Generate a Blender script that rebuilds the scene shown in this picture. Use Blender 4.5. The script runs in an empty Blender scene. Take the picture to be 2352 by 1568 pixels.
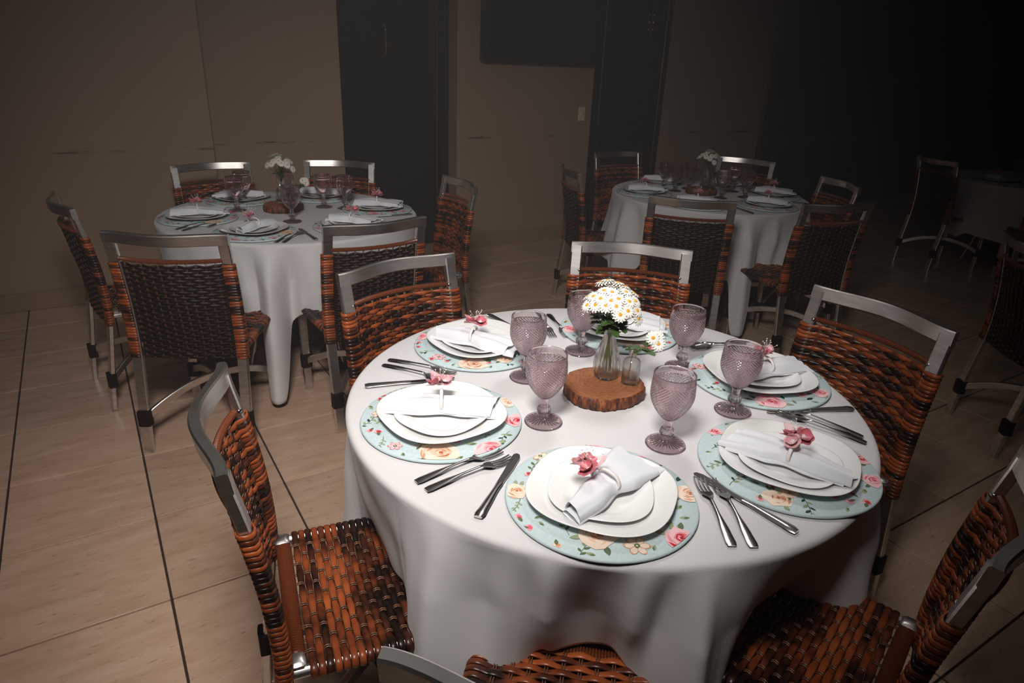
import bpy, math, random
from mathutils import Vector, Matrix

random.seed(7)
PI = math.pi
SC = bpy.context.scene
COL = SC.collection

# ------------------------------------------------------------------ camera
cam_d = bpy.data.cameras.new('camera')
cam_d.sensor_width = 36.0
cam_d.lens = 36.0 * 1539.15 / 2352.0
cam_d.clip_start = 0.02
cam_o = bpy.data.objects.new('camera', cam_d)
COL.objects.link(cam_o)
_r = Vector((0.85077968, -0.52406522, 0.03910981))
_u = Vector((0.17165703, 0.34746732, 0.92184615))
_w = Vector((0.49669689, 0.7775745, -0.38557761))
cam_o.matrix_world = Matrix(((_r.x, _u.x, -_w.x, 0.0), (_r.y, _u.y, -_w.y, 0.0), (_r.z, _u.z, -_w.z, 1.5351), (0, 0, 0, 1)))
SC.camera = cam_o

# ------------------------------------------------------------------ world, lights, exposure
SC.view_settings.view_transform = 'Standard'
SC.view_settings.look = 'None'
SC.view_settings.gamma = 1.0
SC.view_settings.exposure = 0.0
SC.view_settings.use_curve_mapping = False
wd = bpy.data.worlds.new('world'); SC.world = wd; wd.use_nodes = True
wd.node_tree.nodes['Background'].inputs[0].default_value = (0.80, 0.78, 0.78, 1)
wd.node_tree.nodes['Background'].inputs[1].default_value = 0.035


def aim(o, target):
    o.rotation_euler = (Vector(target) - o.location).to_track_quat('-Z', 'Y').to_euler()


fl = bpy.data.lights.new('flash', 'SPOT')
fl.energy = 214; fl.spot_size = math.radians(90); fl.spot_blend = 1.0; fl.shadow_soft_size = 0.22
fl.color = (1.0, 0.945, 0.90)
flo = bpy.data.objects.new('flash', fl); COL.objects.link(flo)
flo.location = (0.0, 0.35, 2.3); aim(flo, (1.05, 2.25, 0.52))
kl = bpy.data.lights.new('overhead_key', 'SPOT')  # unseen overhead key light, added for soft shadows on the nearest table
kl.energy = 58; kl.spot_size = math.radians(54); kl.spot_blend = 1.0; kl.shadow_soft_size = 0.22; kl.color = (1.0, 0.96, 0.93)
klo = bpy.data.objects.new('overhead_key', kl); COL.objects.link(klo)
klo.location = (1.65, 1.75, 2.6); aim(klo, (0.95, 1.10, 0.70))
# dim area light added to imitate ambient light; no ceiling is built
sf = bpy.data.lights.new('ambient_fill', 'AREA')
sf.energy = 6; sf.shape = 'RECTANGLE'; sf.size = 6.0; sf.size_y = 6.0; sf.color = (1.0, 0.93, 0.86)
sfo = bpy.data.objects.new('ambient_fill', sf); COL.objects.link(sfo)
sfo.location = (1.0, 1.8, 2.88)
# thin haze added to lift the blacks; the room's air is clear
wvn = wd.node_tree.nodes.new('ShaderNodeVolumeScatter'); wvn.inputs['Density'].default_value = 0.012
wd.node_tree.links.new(wvn.outputs[0], wd.node_tree.nodes['World Output'].inputs['Volume'])

cy = SC.cycles
cy.max_bounces = 8; cy.diffuse_bounces = 2; cy.glossy_bounces = 3; cy.transparent_max_bounces = 12; cy.transmission_bounces = 8
cy.use_adaptive_sampling = True; cy.adaptive_threshold = 0.04; cy.adaptive_min_samples = 12
cy.caustics_reflective = False
cy.sample_clamp_indirect = 4.0
cy.blur_glossy = 0.6


# ------------------------------------------------------------------ materials
def nmat(name):
    m = bpy.data.materials.new(name); m.use_nodes = True
    nt = m.node_tree; b = nt.nodes['Principled BSDF']
    return m, nt, b


def pmat(name, col, rough=0.5, metal=0.0, spec=0.5, **kw):
    m, nt, b = nmat(name)
    b.inputs['Base Color'].default_value = (*col, 1); b.inputs['Roughness'].default_value = rough
    b.inputs['Metallic'].default_value = metal; b.inputs['Specular IOR Level'].default_value = spec
    for k, v in kw.items():
        b.inputs[k.replace('_', ' ')].default_value = v
    return m


def node(nt, t, **kw):
    n = nt.nodes.new(t)
    for k, v in kw.items():
        setattr(n, k, v)
    return n


def noise(nt, scale, detail=4, rough=.55, vec=None):
    n = node(nt, 'ShaderNodeTexNoise'); n.inputs['Scale'].default_value = scale
    n.inputs['Detail'].default_value = detail; n.inputs['Roughness'].default_value = rough
    if vec is not None:
        nt.links.new(vec, n.inputs['Vector'])
    return n


def mapping(nt, scale, coord='Object'):
    tc = node(nt, 'ShaderNodeTexCoord'); mp = node(nt, 'ShaderNodeMapping')
    mp.inputs['Scale'].default_value = scale
    nt.links.new(tc.outputs[coord], mp.inputs['Vector'])
    return mp.outputs['Vector']


def ramp(nt, stops, fac):
    r = node(nt, 'ShaderNodeValToRGB')
    el = r.color_ramp.elements
    while len(el) > 1:
        el.remove(el[-1])
    el[0].position = stops[0][0]; el[0].color = (*stops[0][1], 1)
    for p, c in stops[1:]:
        e = el.new(p); e.color = (*c, 1)
    nt.links.new(fac, r.inputs[0])
    return r.outputs[0]


def bump(nt, b, h, strength=.3, dist=.002):
    n = node(nt, 'ShaderNodeBump'); n.inputs['Strength'].default_value = strength; n.inputs['Distance'].default_value = dist
    nt.links.new(h, n.inputs['Height']); nt.links.new(n.outputs[0], b.inputs['Normal'])


M = {}
# woven cane: each strip carries its own 'rnd'; patches of dark and orange cane
m, nt, b = nmat('cane'); M['cane'] = m
at = node(nt, 'ShaderNodeAttribute', attribute_name='rnd')
nz = noise(nt, 1.0, 3, .6, mapping(nt, (8, 8, 11)))
a1 = node(nt, 'ShaderNodeMath', operation='MULTIPLY'); a1.inputs[1].default_value = 0.24; nt.links.new(at.outputs['Fac'], a1.inputs[0])
a2 = node(nt, 'ShaderNodeMath', operation='MULTIPLY_ADD'); a2.inputs[1].default_value = 0.95; nt.links.new(nz.outputs[0], a2.inputs[0]); nt.links.new(a1.outputs[0], a2.inputs[2])
c = ramp(nt, [(0.47, (.012, .005, .0035)), (0.56, (.075, .018, .007)), (0.66, (.26, .056, .016)), (0.86, (.44, .105, .028))], a2.outputs[0])
nt.links.new(c, b.inputs['Base Color']); b.inputs['Roughness'].default_value = .32; b.inputs['Specular IOR Level'].default_value = .45
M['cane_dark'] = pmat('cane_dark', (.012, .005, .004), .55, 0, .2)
M['cord'] = pmat('cord', (.16, .07, .035), .2)
M['coil'] = pmat('coil', (.15, .036, .013), .3)
# brushed aluminium
m, nt, b = nmat('aluminium'); M['alu'] = m
nz = noise(nt, 1, 4, .6, mapping(nt, (14, 14, 60)))
nt.links.new(ramp(nt, [(.3, (.70, .66, .63)), (.7, (.93, .90, .87))], nz.outputs[0]), b.inputs['Base Color'])
b.inputs['Metallic'].default_value = 1; b.inputs['Roughness'].default_value = .34
M['steel'] = pmat('steel', (.66, .64, .62), .22, 1)
M['chrome'] = pmat('chrome', (.7, .68, .66), .12, 1)
# cloth
m, nt, b = nmat('cloth'); M['cloth'] = m
b.inputs['Base Color'].default_value = (.67, .655, .66, 1); b.inputs['Roughness'].default_value = .85
b.inputs['Sheen Weight'].default_value = .15
nz = noise(nt, 1, 3, .6, mapping(nt, (900, 900, 900))); bump(nt, b, nz.outputs[0], .12, .001)
M['napkin'] = pmat('napkin', (.76, .78, .82), .9)
M['porcelain'] = pmat('porcelain', (.84, .84, .83), .16, 0, .5)
M['pearl'] = pmat('pearl', (.86, .80, .78), .2)
M['ringband'] = pmat('ringband', (.85, .80, .77), .35)
M['satin'] = pmat('satin', (.62, .15, .19), .42, 0, .5, Sheen_Weight=.3)
M['satin_pale'] = pmat('satin_pale', (.78, .42, .45), .38, 0, .5, Sheen_Weight=.3)
# translucent organza ribbon
m, nt, b = nmat('organza'); M['organza'] = m
b.inputs['Base Color'].default_value = (.85, .42, .47, 1); b.inputs['Roughness'].default_value = .5
b.inputs['Alpha'].default_value = .62
M['wire'] = pmat('wire', (.75, .7, .68), .4)
# printed fabric of the chargers
m, nt, b = nmat('charger_fabric'); M['charger'] = m
nz = noise(nt, 60, 2)
nt.links.new(ramp(nt, [(.35, (.48, .60, .62)), (.65, (.55, .665, .68))], nz.outputs[0]), b.inputs['Base Color']); b.inputs['Roughness'].default_value = .8
m, nt, b = nmat('floral_print'); M['print'] = m
at = node(nt, 'ShaderNodeAttribute', attribute_name='Col')
nt.links.new(at.outputs['Color'], b.inputs['Base Color']); b.inputs['Roughness'].default_value = .8
M['charger_edge'] = pmat('charger_edge', (.045, .07, .075), .7)


# tinted pressed glass: half refracting body, half straight transmission
def glass(name, tint, tr_tint, mix=.5, rough=.02, ior=1.45):
    m = bpy.data.materials.new(name); m.use_nodes = True; nt = m.node_tree
    nt.nodes.remove(nt.nodes['Principled BSDF']); out = nt.nodes['Material Output']
    g = node(nt, 'ShaderNodeBsdfGlass'); g.inputs['Color'].default_value = (*tint, 1); g.inputs['Roughness'].default_value = rough; g.inputs['IOR'].default_value = ior
    t = node(nt, 'ShaderNodeBsdfTransparent'); t.inputs['Color'].default_value = (*tr_tint, 1)
    mx = node(nt, 'ShaderNodeMixShader'); mx.inputs[0].default_value = mix
    nt.links.new(t.outputs[0], mx.inputs[1]); nt.links.new(g.outputs[0], mx.inputs[2]); nt.links.new(mx.outputs[0], out.inputs['Surface'])
    return m


M['pinkglass'] = glass('pinkglass', (.955, .89, .905), (.955, .895, .91), .86, .0)
M['clearglass'] = glass('clearglass', (.985, .98, .97), (.985, .98, .97), .8, .0)
M['paneglass'] = glass('paneglass', (.55, .6, .58), (.45, .5, .48), .5, .0)
# wood slice
m, nt, b = nmat('slice_wood'); M['slice_top'] = m
tcn = node(nt, 'ShaderNodeTexCoord'); wv = node(nt, 'ShaderNodeTexWave', wave_type='RINGS', rings_direction='Z')
wv.inputs['Scale'].default_value = 26; wv.inputs['Distortion'].default_value = 6.0; wv.inputs['Detail'].default_value = 3
nt.links.new(tcn.outputs['Object'], wv.inputs['Vector'])
nz = noise(nt, 22, 4); mxn = node(nt, 'ShaderNodeMath', operation='MULTIPLY_ADD'); mxn.inputs[1].default_value = .16
nt.links.new(wv.outputs['Fac'], mxn.inputs[0]); nt.links.new(nz.outputs[0], mxn.inputs[2])
nt.links.new(ramp(nt, [(.25, (.20, .070, .028)), (.6, (.30, .115, .048)), (.95, (.38, .165, .075))], mxn.outputs[0]), b.inputs['Base Color']); b.inputs['Roughness'].default_value = .4
m, nt, b = nmat('bark'); M['bark'] = m
nz = noise(nt, 1, 5, .65, mapping(nt, (90, 90, 30)))
nt.links.new(ramp(nt, [(.36, (.02, .010, .007)), (.5, (.16, .040, .012)), (.68, (.40, .12, .03))], nz.outputs[0]), b.inputs['Base Color']); b.inputs['Roughness'].default_value = .55
bump(nt, b, nz.outputs[0], .8, .004)
M['petal_white'] = pmat('petal_white', (.80, .79, .74), .6)
M['daisy_yellow'] = pmat('daisy_yellow', (.75, .36, .02), .7)
M['leaf_green'] = pmat('leaf_green', (.045, .085, .022), .5)
M['stem_green'] = pmat('stem_green', (.14, .15, .05), .5)
M['water'] = glass('water', (.97, .98, .95), (.97, .97, .93), .3, .0, 1.33)

# floor tiles: beige travertine look, one tone per tile
m, nt, b = nmat('tile'); M['tile'] = m
oi = node(nt, 'ShaderNodeObjectInfo')
tcn = node(nt, 'ShaderNodeTexCoord'); vadd = node(nt, 'ShaderNodeVectorMath', operation='ADD')
nt.links.new(tcn.outputs['Object'], vadd.inputs[0]); nt.links.new(oi.outputs['Location'], vadd.inputs[1])
mp = node(nt, 'ShaderNodeMapping'); mp.inputs['Scale'].default_value = (3.5, 16, 1); nt.links.new(vadd.outputs[0], mp.inputs['Vector'])
n1 = noise(nt, 1.2, 6, .62, mp.outputs[0])
mp2 = node(nt, 'ShaderNodeMapping'); mp2.inputs['Scale'].default_value = (22, 90, 1); nt.links.new(vadd.outputs[0], mp2.inputs['Vector'])
n2 = noise(nt, 1.0, 5, .7, mp2.outputs[0])
base = ramp(nt, [(.3, (.58, .375, .26)), (.5, (.68, .455, .325)), (.7, (.76, .535, .40))], n1.outputs[0])
pit = ramp(nt, [(.30, (.28, .16, .10)), (.42, (1, 1, 1))], n2.outputs[0])
mx = node(nt, 'ShaderNodeMixRGB', blend_type='MULTIPLY'); mx.inputs[0].default_value = .55
nt.links.new(base, mx.inputs[1]); nt.links.new(pit, mx.inputs[2])
hs = node(nt, 'ShaderNodeHueSaturation'); vv = node(nt, 'ShaderNodeMapRange'); vv.inputs['To Min'].default_value = .88; vv.inputs['To Max'].default_value = 1.08
nt.links.new(oi.outputs['Random'], vv.inputs['Value']); nt.links.new(vv.outputs[0], hs.inputs['Value']); nt.links.new(mx.outputs[0], hs.inputs['Color'])
nt.links.new(hs.outputs[0], b.inputs['Base Color']); b.inputs['Roughness'].default_value = .27; b.inputs['Specular IOR Level'].default_value = .4
M['grout'] = pmat('grout', (.055, .032, .022), .9)
# painted wall with rubbed streaks at chair-back height
m, nt, b = nmat('wall'); M['wall'] = m
n1 = noise(nt, 1, 4, .5, mapping(nt, (.8, .8, .8)))
base = ramp(nt, [(.3, (.37, .245, .168)), (.7, (.43, .295, .205))], n1.outputs[0])
tcn = node(nt, 'ShaderNodeTexCoord'); sp = node(nt, 'ShaderNodeSeparateXYZ'); nt.links.new(tcn.outputs['Object'], sp.inputs[0])
zz = node(nt, 'ShaderNodeMath', operation='SUBTRACT'); zz.inputs[1].default_value = .935; nt.links.new(sp.outputs[2], zz.inputs[0])
za = node(nt, 'ShaderNodeMath', operation='ABSOLUTE'); nt.links.new(zz.outputs[0], za.inputs[0])
zl = node(nt, 'ShaderNodeMapRange'); zl.inputs['From Max'].default_value = .016; zl.inputs['To Min'].default_value = 1; zl.inputs['To Max'].default_value = 0
nt.links.new(za.outputs[0], zl.inputs['Value'])
n3 = noise(nt, 1, 5, .7, mapping(nt, (3.2, 3.2, 30)))
n3r = ramp(nt, [(.52, (0, 0, 0)), (.60, (1, 1, 1))], n3.outputs[0])
mm = node(nt, 'ShaderNodeMath', operation='MULTIPLY'); nt.links.new(zl.outputs[0], mm.inputs[0]); nt.links.new(n3r, mm.inputs[1])
mx = node(nt, 'ShaderNodeMixRGB'); nt.links.new(mm.outputs[0], mx.inputs[0]); nt.links.new(base, mx.inputs[1]); mx.inputs[2].default_value = (.06, .042, .03, 1)
nt.links.new(mx.outputs[0], b.inputs['Base Color']); b.inputs['Roughness'].default_value = .7
n4 = noise(nt, 160, 3); bump(nt, b, n4.outputs[0], .12, .002)
M['baseboard'] = pmat('baseboard', (.36, .235, .15), .4)
M['door_dark'] = pmat('door_dark', (.020, .017, .015), .35)
M['frame_dark'] = pmat('frame_dark', (.055, .047, .035), .45)
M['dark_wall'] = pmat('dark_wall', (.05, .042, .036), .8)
M['tv_black'] = pmat('tv_black', (.012, .012, .012), .35)
M['tv_screen'] = pmat('tv_screen', (.008, .008, .009), .08)
M['switch'] = pmat('switch', (.85, .74, .56), .45)
M['black_rubber'] = pmat('black_rubber', (.02, .018, .017), .6)


# ------------------------------------------------------------------ mesh builder
class MB:
    def __init__(s):
        s.v = []; s.f = []; s.a = []; s.c = []; s.mi = []

    def add(s, vs, fs, a=None, c=None, mi=0):
        o = len(s.v); s.v += [tuple(v) for v in vs]
        s.f += [tuple(i + o for i in f) for f in fs]; s.mi += [mi] * len(fs)
        s.a += [a if a is not None else 0.5] * len(vs); s.c += [c if c is not None else (1, 1, 1)] * len(vs)

    def box(s, lo, hi, mi=0, bev=0.0):
        (x0, y0, z0), (x1, y1, z1) = lo, hi
        if bev <= 0:
            vs = [(x, y, z) for x in (x0, x1) for y in (y0, y1) for z in (z0, z1)]
            s.add(vs, [(0, 1, 3, 2), (4, 6, 7, 5), (0, 4, 5, 1), (2, 3, 7, 6), (0, 2, 6, 4), (1, 5, 7, 3)], mi=mi)
            return
        sec = [(x0 + bev, y0), (x1 - bev, y0), (x1, y0 + bev), (x1, y1 - bev), (x1 - bev, y1), (x0 + bev, y1), (x0, y1 - bev), (x0, y0 + bev)]
        cx, cy_ = (x0 + x1) / 2, (y0 + y1) / 2

        def ins(p):
            return (p[0] + (bev if p[0] < cx else -bev) * (abs(p[0] - cx) > 1e-9), p[1] + (bev if p[1] < cy_ else -bev))
        rings = [([ins(p) for p in sec], z0), (sec, z0 + bev), (sec, z1 - bev), ([ins(p) for p in sec], z1)]
        vs = [(x, y, z) for r, z in rings for x, y in r]
        fs = [(k * 8 + i, k * 8 + (i + 1) % 8, (k + 1) * 8 + (i + 1) % 8, (k + 1) * 8 + i) for k in range(3) for i in range(8)]
        fs += [tuple(reversed(range(8))), tuple(range(24, 32))]
        s.add(vs, fs, mi=mi)

    def sweep(s, path, sec, wdir, a=None, mi=0, caps=True, closed=True, c=None, ws=None):
        """section (p, q): p along the width direction, q along the normal"""
        n = len(path); k = len(sec); vs = []
        for i, P in enumerate(path):
            P = Vector(P)
            T = Vector(path[min(i + 1, n - 1)]) - Vector(path[max(i - 1, 0)])
            if T.length < 1e-9:
                T = Vector((1, 0, 0))
            T.normalize()
            Wd = Vector(wdir[i] if isinstance(wdir, list) else wdir)
            Wd = (Wd - T * Wd.dot(T)).normalized(); N = Wd.cross(T)
            for p, q in sec:
                vs.append(P + Wd * p * (ws[i] if ws else 1.0) + N * q)
        fs = []
        for i in range(n - 1):
            for j in range(k if closed else k - 1):
                j2 = (j + 1) % k
                fs.append((i * k + j, i * k + j2, (i + 1) * k + j2, (i + 1) * k + j))
        if caps and closed:
            fs.append(tuple(reversed(range(k)))); fs.append(tuple((n - 1) * k + j for j in range(k)))
        s.add(vs, fs, a, c, mi)

    def tube(s, path, r, n=6, a=None, mi=0, c=None):
        rr = r if isinstance(r, (list, tuple)) else [r] * len(path)
        vs = []; m_ = len(path)
        up = Vector((0.13, 0.31, 0.94))
        for i, P in enumerate(path):
            P = Vector(P); T = Vector(path[min(i + 1, m_ - 1)]) - Vector(path[max(i - 1, 0)])
            T = T.normalized() if T.length > 1e-9 else Vector((0, 0, 1))
            A = up - T * up.dot(T)
            if A.length < .05:
                A = Vector((1, 0, 0)) - T * T.x
            A.normalize(); B = T.cross(A)
            for j in range(n):
                t = 2 * PI * j / n; vs.append(P + (A * math.cos(t) + B * math.sin(t)) * rr[i])
        fs = [(i * n + j, i * n + (j + 1) % n, (i + 1) * n + (j + 1) % n, (i + 1) * n + j) for i in range(m_ - 1) for j in range(n)]
        fs += [tuple(reversed(range(n))), tuple((m_ - 1) * n + j for j in range(n))]
        s.add(vs, fs, a, c, mi)

    def lathe(s, prof, n=48, rad=None, mi=0, cen=(0, 0, 0), closed=False, rz=None):
        """prof: (r, z); rad(theta, i) multiplies r"""
        vs = []
        for i, (r, z) in enumerate(prof):
            for j in range(n):
                t = 2 * PI * j / n; k = rad(t, i) if rad else 1.0
                zz_ = z + (rz(t, i) if rz else 0)
                vs.append((cen[0] + r * k * math.cos(t), cen[1] + r * k * math.sin(t), cen[2] + zz_))
        m_ = len(prof); fs = []
        for i in range(m_ - 1):
            for j in range(n):
                fs.append((i * n + j, i * n + (j + 1) % n, (i + 1) * n + (j + 1) % n, (i + 1) * n + j))
        if closed:
            for j in range(n):
                fs.append(((m_ - 1) * n + j, (m_ - 1) * n + (j + 1) % n, (j + 1) % n, j))
        else:
            if prof[0][0] > 1e-6:
                fs.append(tuple(reversed(range(n))))
            if prof[-1][0] > 1e-6:
                fs.append(tuple((m_ - 1) * n + j for j in range(n)))
        s.add(vs, fs, mi=mi)

    def ball(s, c, r, nu=8, nv=6, sz=1.0, mi=0):
        prof = [(r * math.sin(PI * i / nv) + (1e-5 if i in (0, nv) else 0), -r * sz * math.cos(PI * i / nv)) for i in range(nv + 1)]
        s.lathe(prof, nu, cen=c, mi=mi)

    def mesh(s, name, mats, smooth=40, attr=False, col=False):
        me = bpy.data.meshes.new(name); me.from_pydata(s.v, [], s.f)
        for mt in (mats if isinstance(mats, (list, tuple)) else [mats]):
            me.materials.append(mt)
        if any(s.mi):
            me.polygons.foreach_set('material_index', s.mi)
        if attr:
            at_ = me.attributes.new('rnd', 'FLOAT', 'POINT'); at_.data.foreach_set('value', s.a)
        if col:
            at_ = me.attributes.new('Col', 'FLOAT_COLOR', 'POINT'); at_.data.foreach_set('color', [q for c_ in s.c for q in (*c_, 1.0)])
        if smooth:
            me.polygons.foreach_set('use_smooth', [True] * len(s.f))
            if smooth < 180:
                me.set_sharp_from_angle(angle=math.radians(smooth))
        me.update(); me.validate()
        return me


def obj(name, me, parent=None, loc=(0, 0, 0), rot=(0, 0, 0), mw=None):
    o = bpy.data.objects.new(name, me); COL.objects.link(o)
    if mw is not None:
        o.matrix_basis = mw
    else:
        o.location = loc; o.rotation_euler = rot
    if parent is not None:
        o.parent = parent
    return o


def tag(o, label, cat, group=None):
    o['label'] = label; o['category'] = cat
    if group:
        o['group'] = group
    return o


def thing(name, label, cat, loc=(0, 0, 0), rz=0.0, group=None):
    o = bpy.data.objects.new(name, None); COL.objects.link(o)
    o.empty_display_size = .05; o.location = loc; o.rotation_euler = (0, 0, rz)
    return tag(o, label, cat, group)


def struct(name, me, parent=None):
    o = obj(name, me, parent)
    if parent is None:
        o['kind'] = 'structure'
    return o


def copy_tree(o, parent=None):
    c_ = o.copy(); COL.objects.link(c_)
    if parent is not None:
        c_.parent = parent
    for ch in list(o.children):
        copy_tree(ch, c_)
    return c_


def lerp(a, b, t): return a + (b - a) * t


def pw(x, pts):
    if x <= pts[0][0]:
        return pts[0][1]
    for (x0, y0), (x1, y1) in zip(pts, pts[1:]):
        if x <= x1:
            t = (x - x0) / (x1 - x0); return y0 + (y1 - y0) * t
    return pts[-1][1]


def smooth_pw(x, pts):
    if x <= pts[0][0]:
        return pts[0][1]
    for (x0, y0), (x1, y1) in zip(pts, pts[1:]):
        if x <= x1:
            t = (x - x0) / (x1 - x0); t = t * t * (3 - 2 * t); return y0 + (y1 - y0) * t
    return pts[-1][1]


# ------------------------------------------------------------------ the room
H_CAM = 1.5351


def inframe(x, y, z, mx_=60):
    d = Vector((x, y, z - H_CAM)); zz_ = d.dot(_w)
    if zz_ < .1:
        return False
    px_ = 1176 + 1539.15 * d.dot(_r) / zz_; py_ = 784 - 1539.15 * d.dot(_u) / zz_
    return -mx_ < px_ < 2352 + mx_ and -mx_ < py_ < 1568 + mx_


TS = 0.4465; TX0, TY0 = -0.0023, 3.1784
mb = MB(); mb.box((-6, -4, -.06), (13, 9, -.006))
floor = struct('floor', mb.mesh('floor', M['grout'], 0))
mb = MB(); g_ = .0036
mb.box((-TS / 2 + g_, -TS / 2 + g_, -.012), (TS / 2 - g_, TS / 2 - g_, 0), bev=.0012)
tile_me = mb.mesh('floor_tile', M['tile'], 30)
rest = MB()
for i in range(-14, 29):
    for j in range(-16, 8):
        x = TX0 + (i + .5) * TS; y = TY0 + (j + .5) * TS
        if y - TS / 2 > 5.2 and not (1.2 < x < 3.1):
            continue
        vis = any(inframe(x + a * TS / 2, y + b_ * TS / 2, 0) for a in (-1, 0, 1) for b_ in (-1, 0, 1))
        if vis:
            obj('floor_tile', tile_me, floor, (x, y, 0))
        else:
            rest.box((x - TS / 2 + g_, y - TS / 2 + g_, -.012), (x + TS / 2 - g_, y + TS / 2 - g_, 0))
ro = obj('outer_tiles', rest.mesh('outer_tiles', M['tile'], 0), floor); ro['kind'] = 'stuff'

WT = 2.9
YW = 5.09


def wall_box(name, boxes, mat='wall'):
    mb = MB()
    for lo, hi in boxes:
        mb.box(lo, hi)
    return struct(name, mb.mesh(name, M[mat], 0))


wall_box('wall_left', [((-4.2, 4.85, 0), (.73, 5.6, WT))])
wall_box('wall_back', [((.73, YW, 0), (1.68, YW + .5, WT)), ((2.63, YW, 0), (4.0, YW + .5, WT)), ((4.95, YW, 0), (6.34, YW + .5, WT)), ((1.68, YW, 2.45), (2.63, YW + .5, WT)), ((4.0, YW, 2.45), (4.95, YW + .5, WT))])
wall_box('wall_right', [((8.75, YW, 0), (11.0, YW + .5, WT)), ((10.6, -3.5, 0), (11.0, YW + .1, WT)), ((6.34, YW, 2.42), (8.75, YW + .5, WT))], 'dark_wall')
wall_box('wall_side', [((-4.5, -3.5, 0), (-4.2, 5.6, WT))])
for k, (x0, x1, y) in enumerate([(-4.2, .73, 4.85), (.74, 1.68, YW), (2.63, 4.0, YW), (4.95, 6.34, YW)]):
    mb = MB(); mb.box((x0, y - .014, 0), (x1, y, .115), bev=.003)
    struct(['baseboard_left', 'baseboard_back', 'baseboard_middle', 'baseboard_right'][k], mb.mesh('baseboard', M['baseboard'], 30))


def panel_door(name, x0, x1, y, ztop, glassy=False):
    mb = MB(); fw = .07
    for a, b_ in (((x0, y - .02, 0), (x0 + fw, y + .06, ztop)), ((x1 - fw, y - .02, 0), (x1, y + .06, ztop)), ((x0 + fw, y - .02, ztop - fw), (x1 - fw, y + .06, ztop))):
        mb.box(a, b_, bev=.006)
    d = struct(name, mb.mesh(name, M['frame_dark'] if glassy else M['door_dark'], 30))
    return d


d1 = panel_door('door_1', 1.68, 2.63, YW + .16, 2.45)
for x0, x1, yy in ((1.75, 2.16, YW + .20), (2.13, 2.56, YW + .235)):
    mb = MB(); mb.box((x0, yy, .02), (x1, yy + .03, 2.38), bev=.004); lf = obj('door_leaf', mb.mesh('door_leaf', M['door_dark'], 30), d1)
    for z0, z1 in ((.15, .95), (1.1, 2.25)):
        mb = MB(); mb.box((x0 + .09, yy - .008, z0), (x1 - .09, yy + .004, z1), bev=.006); obj('door_panel', mb.mesh('door_panel', M['door_dark'], 30), lf)
mb = MB(); mb.tube([(2.10, YW + .17, 1.55), (2.10, YW + .15, 1.58), (2.10, YW + .15, 1.72), (2.10, YW + .17, 1.75)], .008, 8)
obj('handle', mb.mesh('handle', M['chrome'], 60), d1)
d2 = panel_door('door_2', 4.0, 4.95, YW + .10, 2.45)
mb = MB(); mb.box((4.07, YW + .15, .01), (4.88, YW + .19, 2.38), bev=.004); lf = obj('door_leaf', mb.mesh('door_leaf', M['door_dark'], 30), d2)
for z0, z1 in ((.15, .85), (1.0, 2.2)):
    mb = MB(); mb.box((4.2, YW + .142, z0), (4.75, YW + .152, z1), bev=.006); obj('door_panel', mb.mesh('door_panel', M['door_dark'], 30), lf)
mb = MB(); mb.box((-.008, YW + .14, 1.84), (.008, YW + .15, 2.0))
for kz in range(3):
    mb.ball((0, YW + .138, 1.86 + kz * .06), .016, 10, 6)
lt = mb.mesh('latch', M['chrome'], 60)
for sx in (-1, 1):
    obj('latch', lt, d2, (4.735 + sx * .028, 0, 0))

# glazed door at the right of the back wall
mb = MB()
for a, b_ in (((6.34, YW - .03, 0), (6.44, YW + .07, 2.42)), ((8.30, YW - .03, 0), (8.44, YW + .07, 2.42)), ((8.60, YW - .03, 0), (8.75, YW + .07, 2.42)), ((6.44, YW - .03, 2.33), (8.30, YW + .07, 2.42)),
              ((6.44, YW - .03, .78), (8.30, YW + .05, .88)), ((6.44, YW - .03, 0), (8.30, YW + .05, .08)), ((8.44, YW - .01, 0), (8.60, YW + .05, 2.42))):
    mb.box(a, b_, bev=.008)
w1 = struct('door_3', mb.mesh('door_3', M['frame_dark'], 30))
for z0, z1 in ((.08, .78), (.88, 2.33)):
    mb = MB(); mb.box((6.44, YW + .01, z0), (8.30, YW + .018, z1)); obj('glass_pane', mb.mesh('glass_pane', M['paneglass'], 0), w1)
wall_box('outer_backdrop', [((5.6, YW + 1.2, 0), (12.5, YW + 1.3, WT)), ((5.5, YW + .5, 0), (5.6, YW + 1.3, WT))], 'dark_wall')  # dark backdrop, enlarged behind the glass to block the background's glow

# television
tv = thing('television', 'black flat television mounted on the brown back wall', 'television', (3.34, YW - .004, 1.53))
mb = MB(); mb.box((-.57, -.16, 0), (.57, -.095, .68), bev=.012); obj('casing', mb.mesh('casing', M['tv_black'], 30), tv)
mb = MB(); mb.box((-.535, -.1645, .05), (.535, -.158, .645)); obj('screen', mb.mesh('screen', M['tv_screen'], 0), tv)
mb = MB(); mb.box((-.2, -.097, .15), (.2, 0, .5), bev=.01); obj('wall_bracket', mb.mesh('wall_bracket', M['tv_black'], 30), tv)
mb = MB(); mb.box((.57, -.05, .02), (.66, -.0, .06), bev=.006); obj('cable_cover', mb.mesh('cable_cover', M['tv_black'], 30), tv)
mb = MB(); mb.ball((.40, -.1655, .03), .004, 8, 6); obj('standby_light', mb.mesh('standby_light', pmat('standby', (.5, .03, .02), .4), 60), tv)
sw = thing('light_switch', 'cream light switch plate on the brown wall below the television', 'switch', (3.89, YW, 1.06))
mb = MB(); mb.box((-.036, -.010, 0), (.036, 0, .118), bev=.003); obj('plate', mb.mesh('plate', M['switch'], 30), sw)
mb = MB(); mb.box((-.013, -.015, .04), (.013, -.009, .078), bev=.002); obj('rocker', mb.mesh('rocker', M['switch'], 30), sw)

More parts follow.
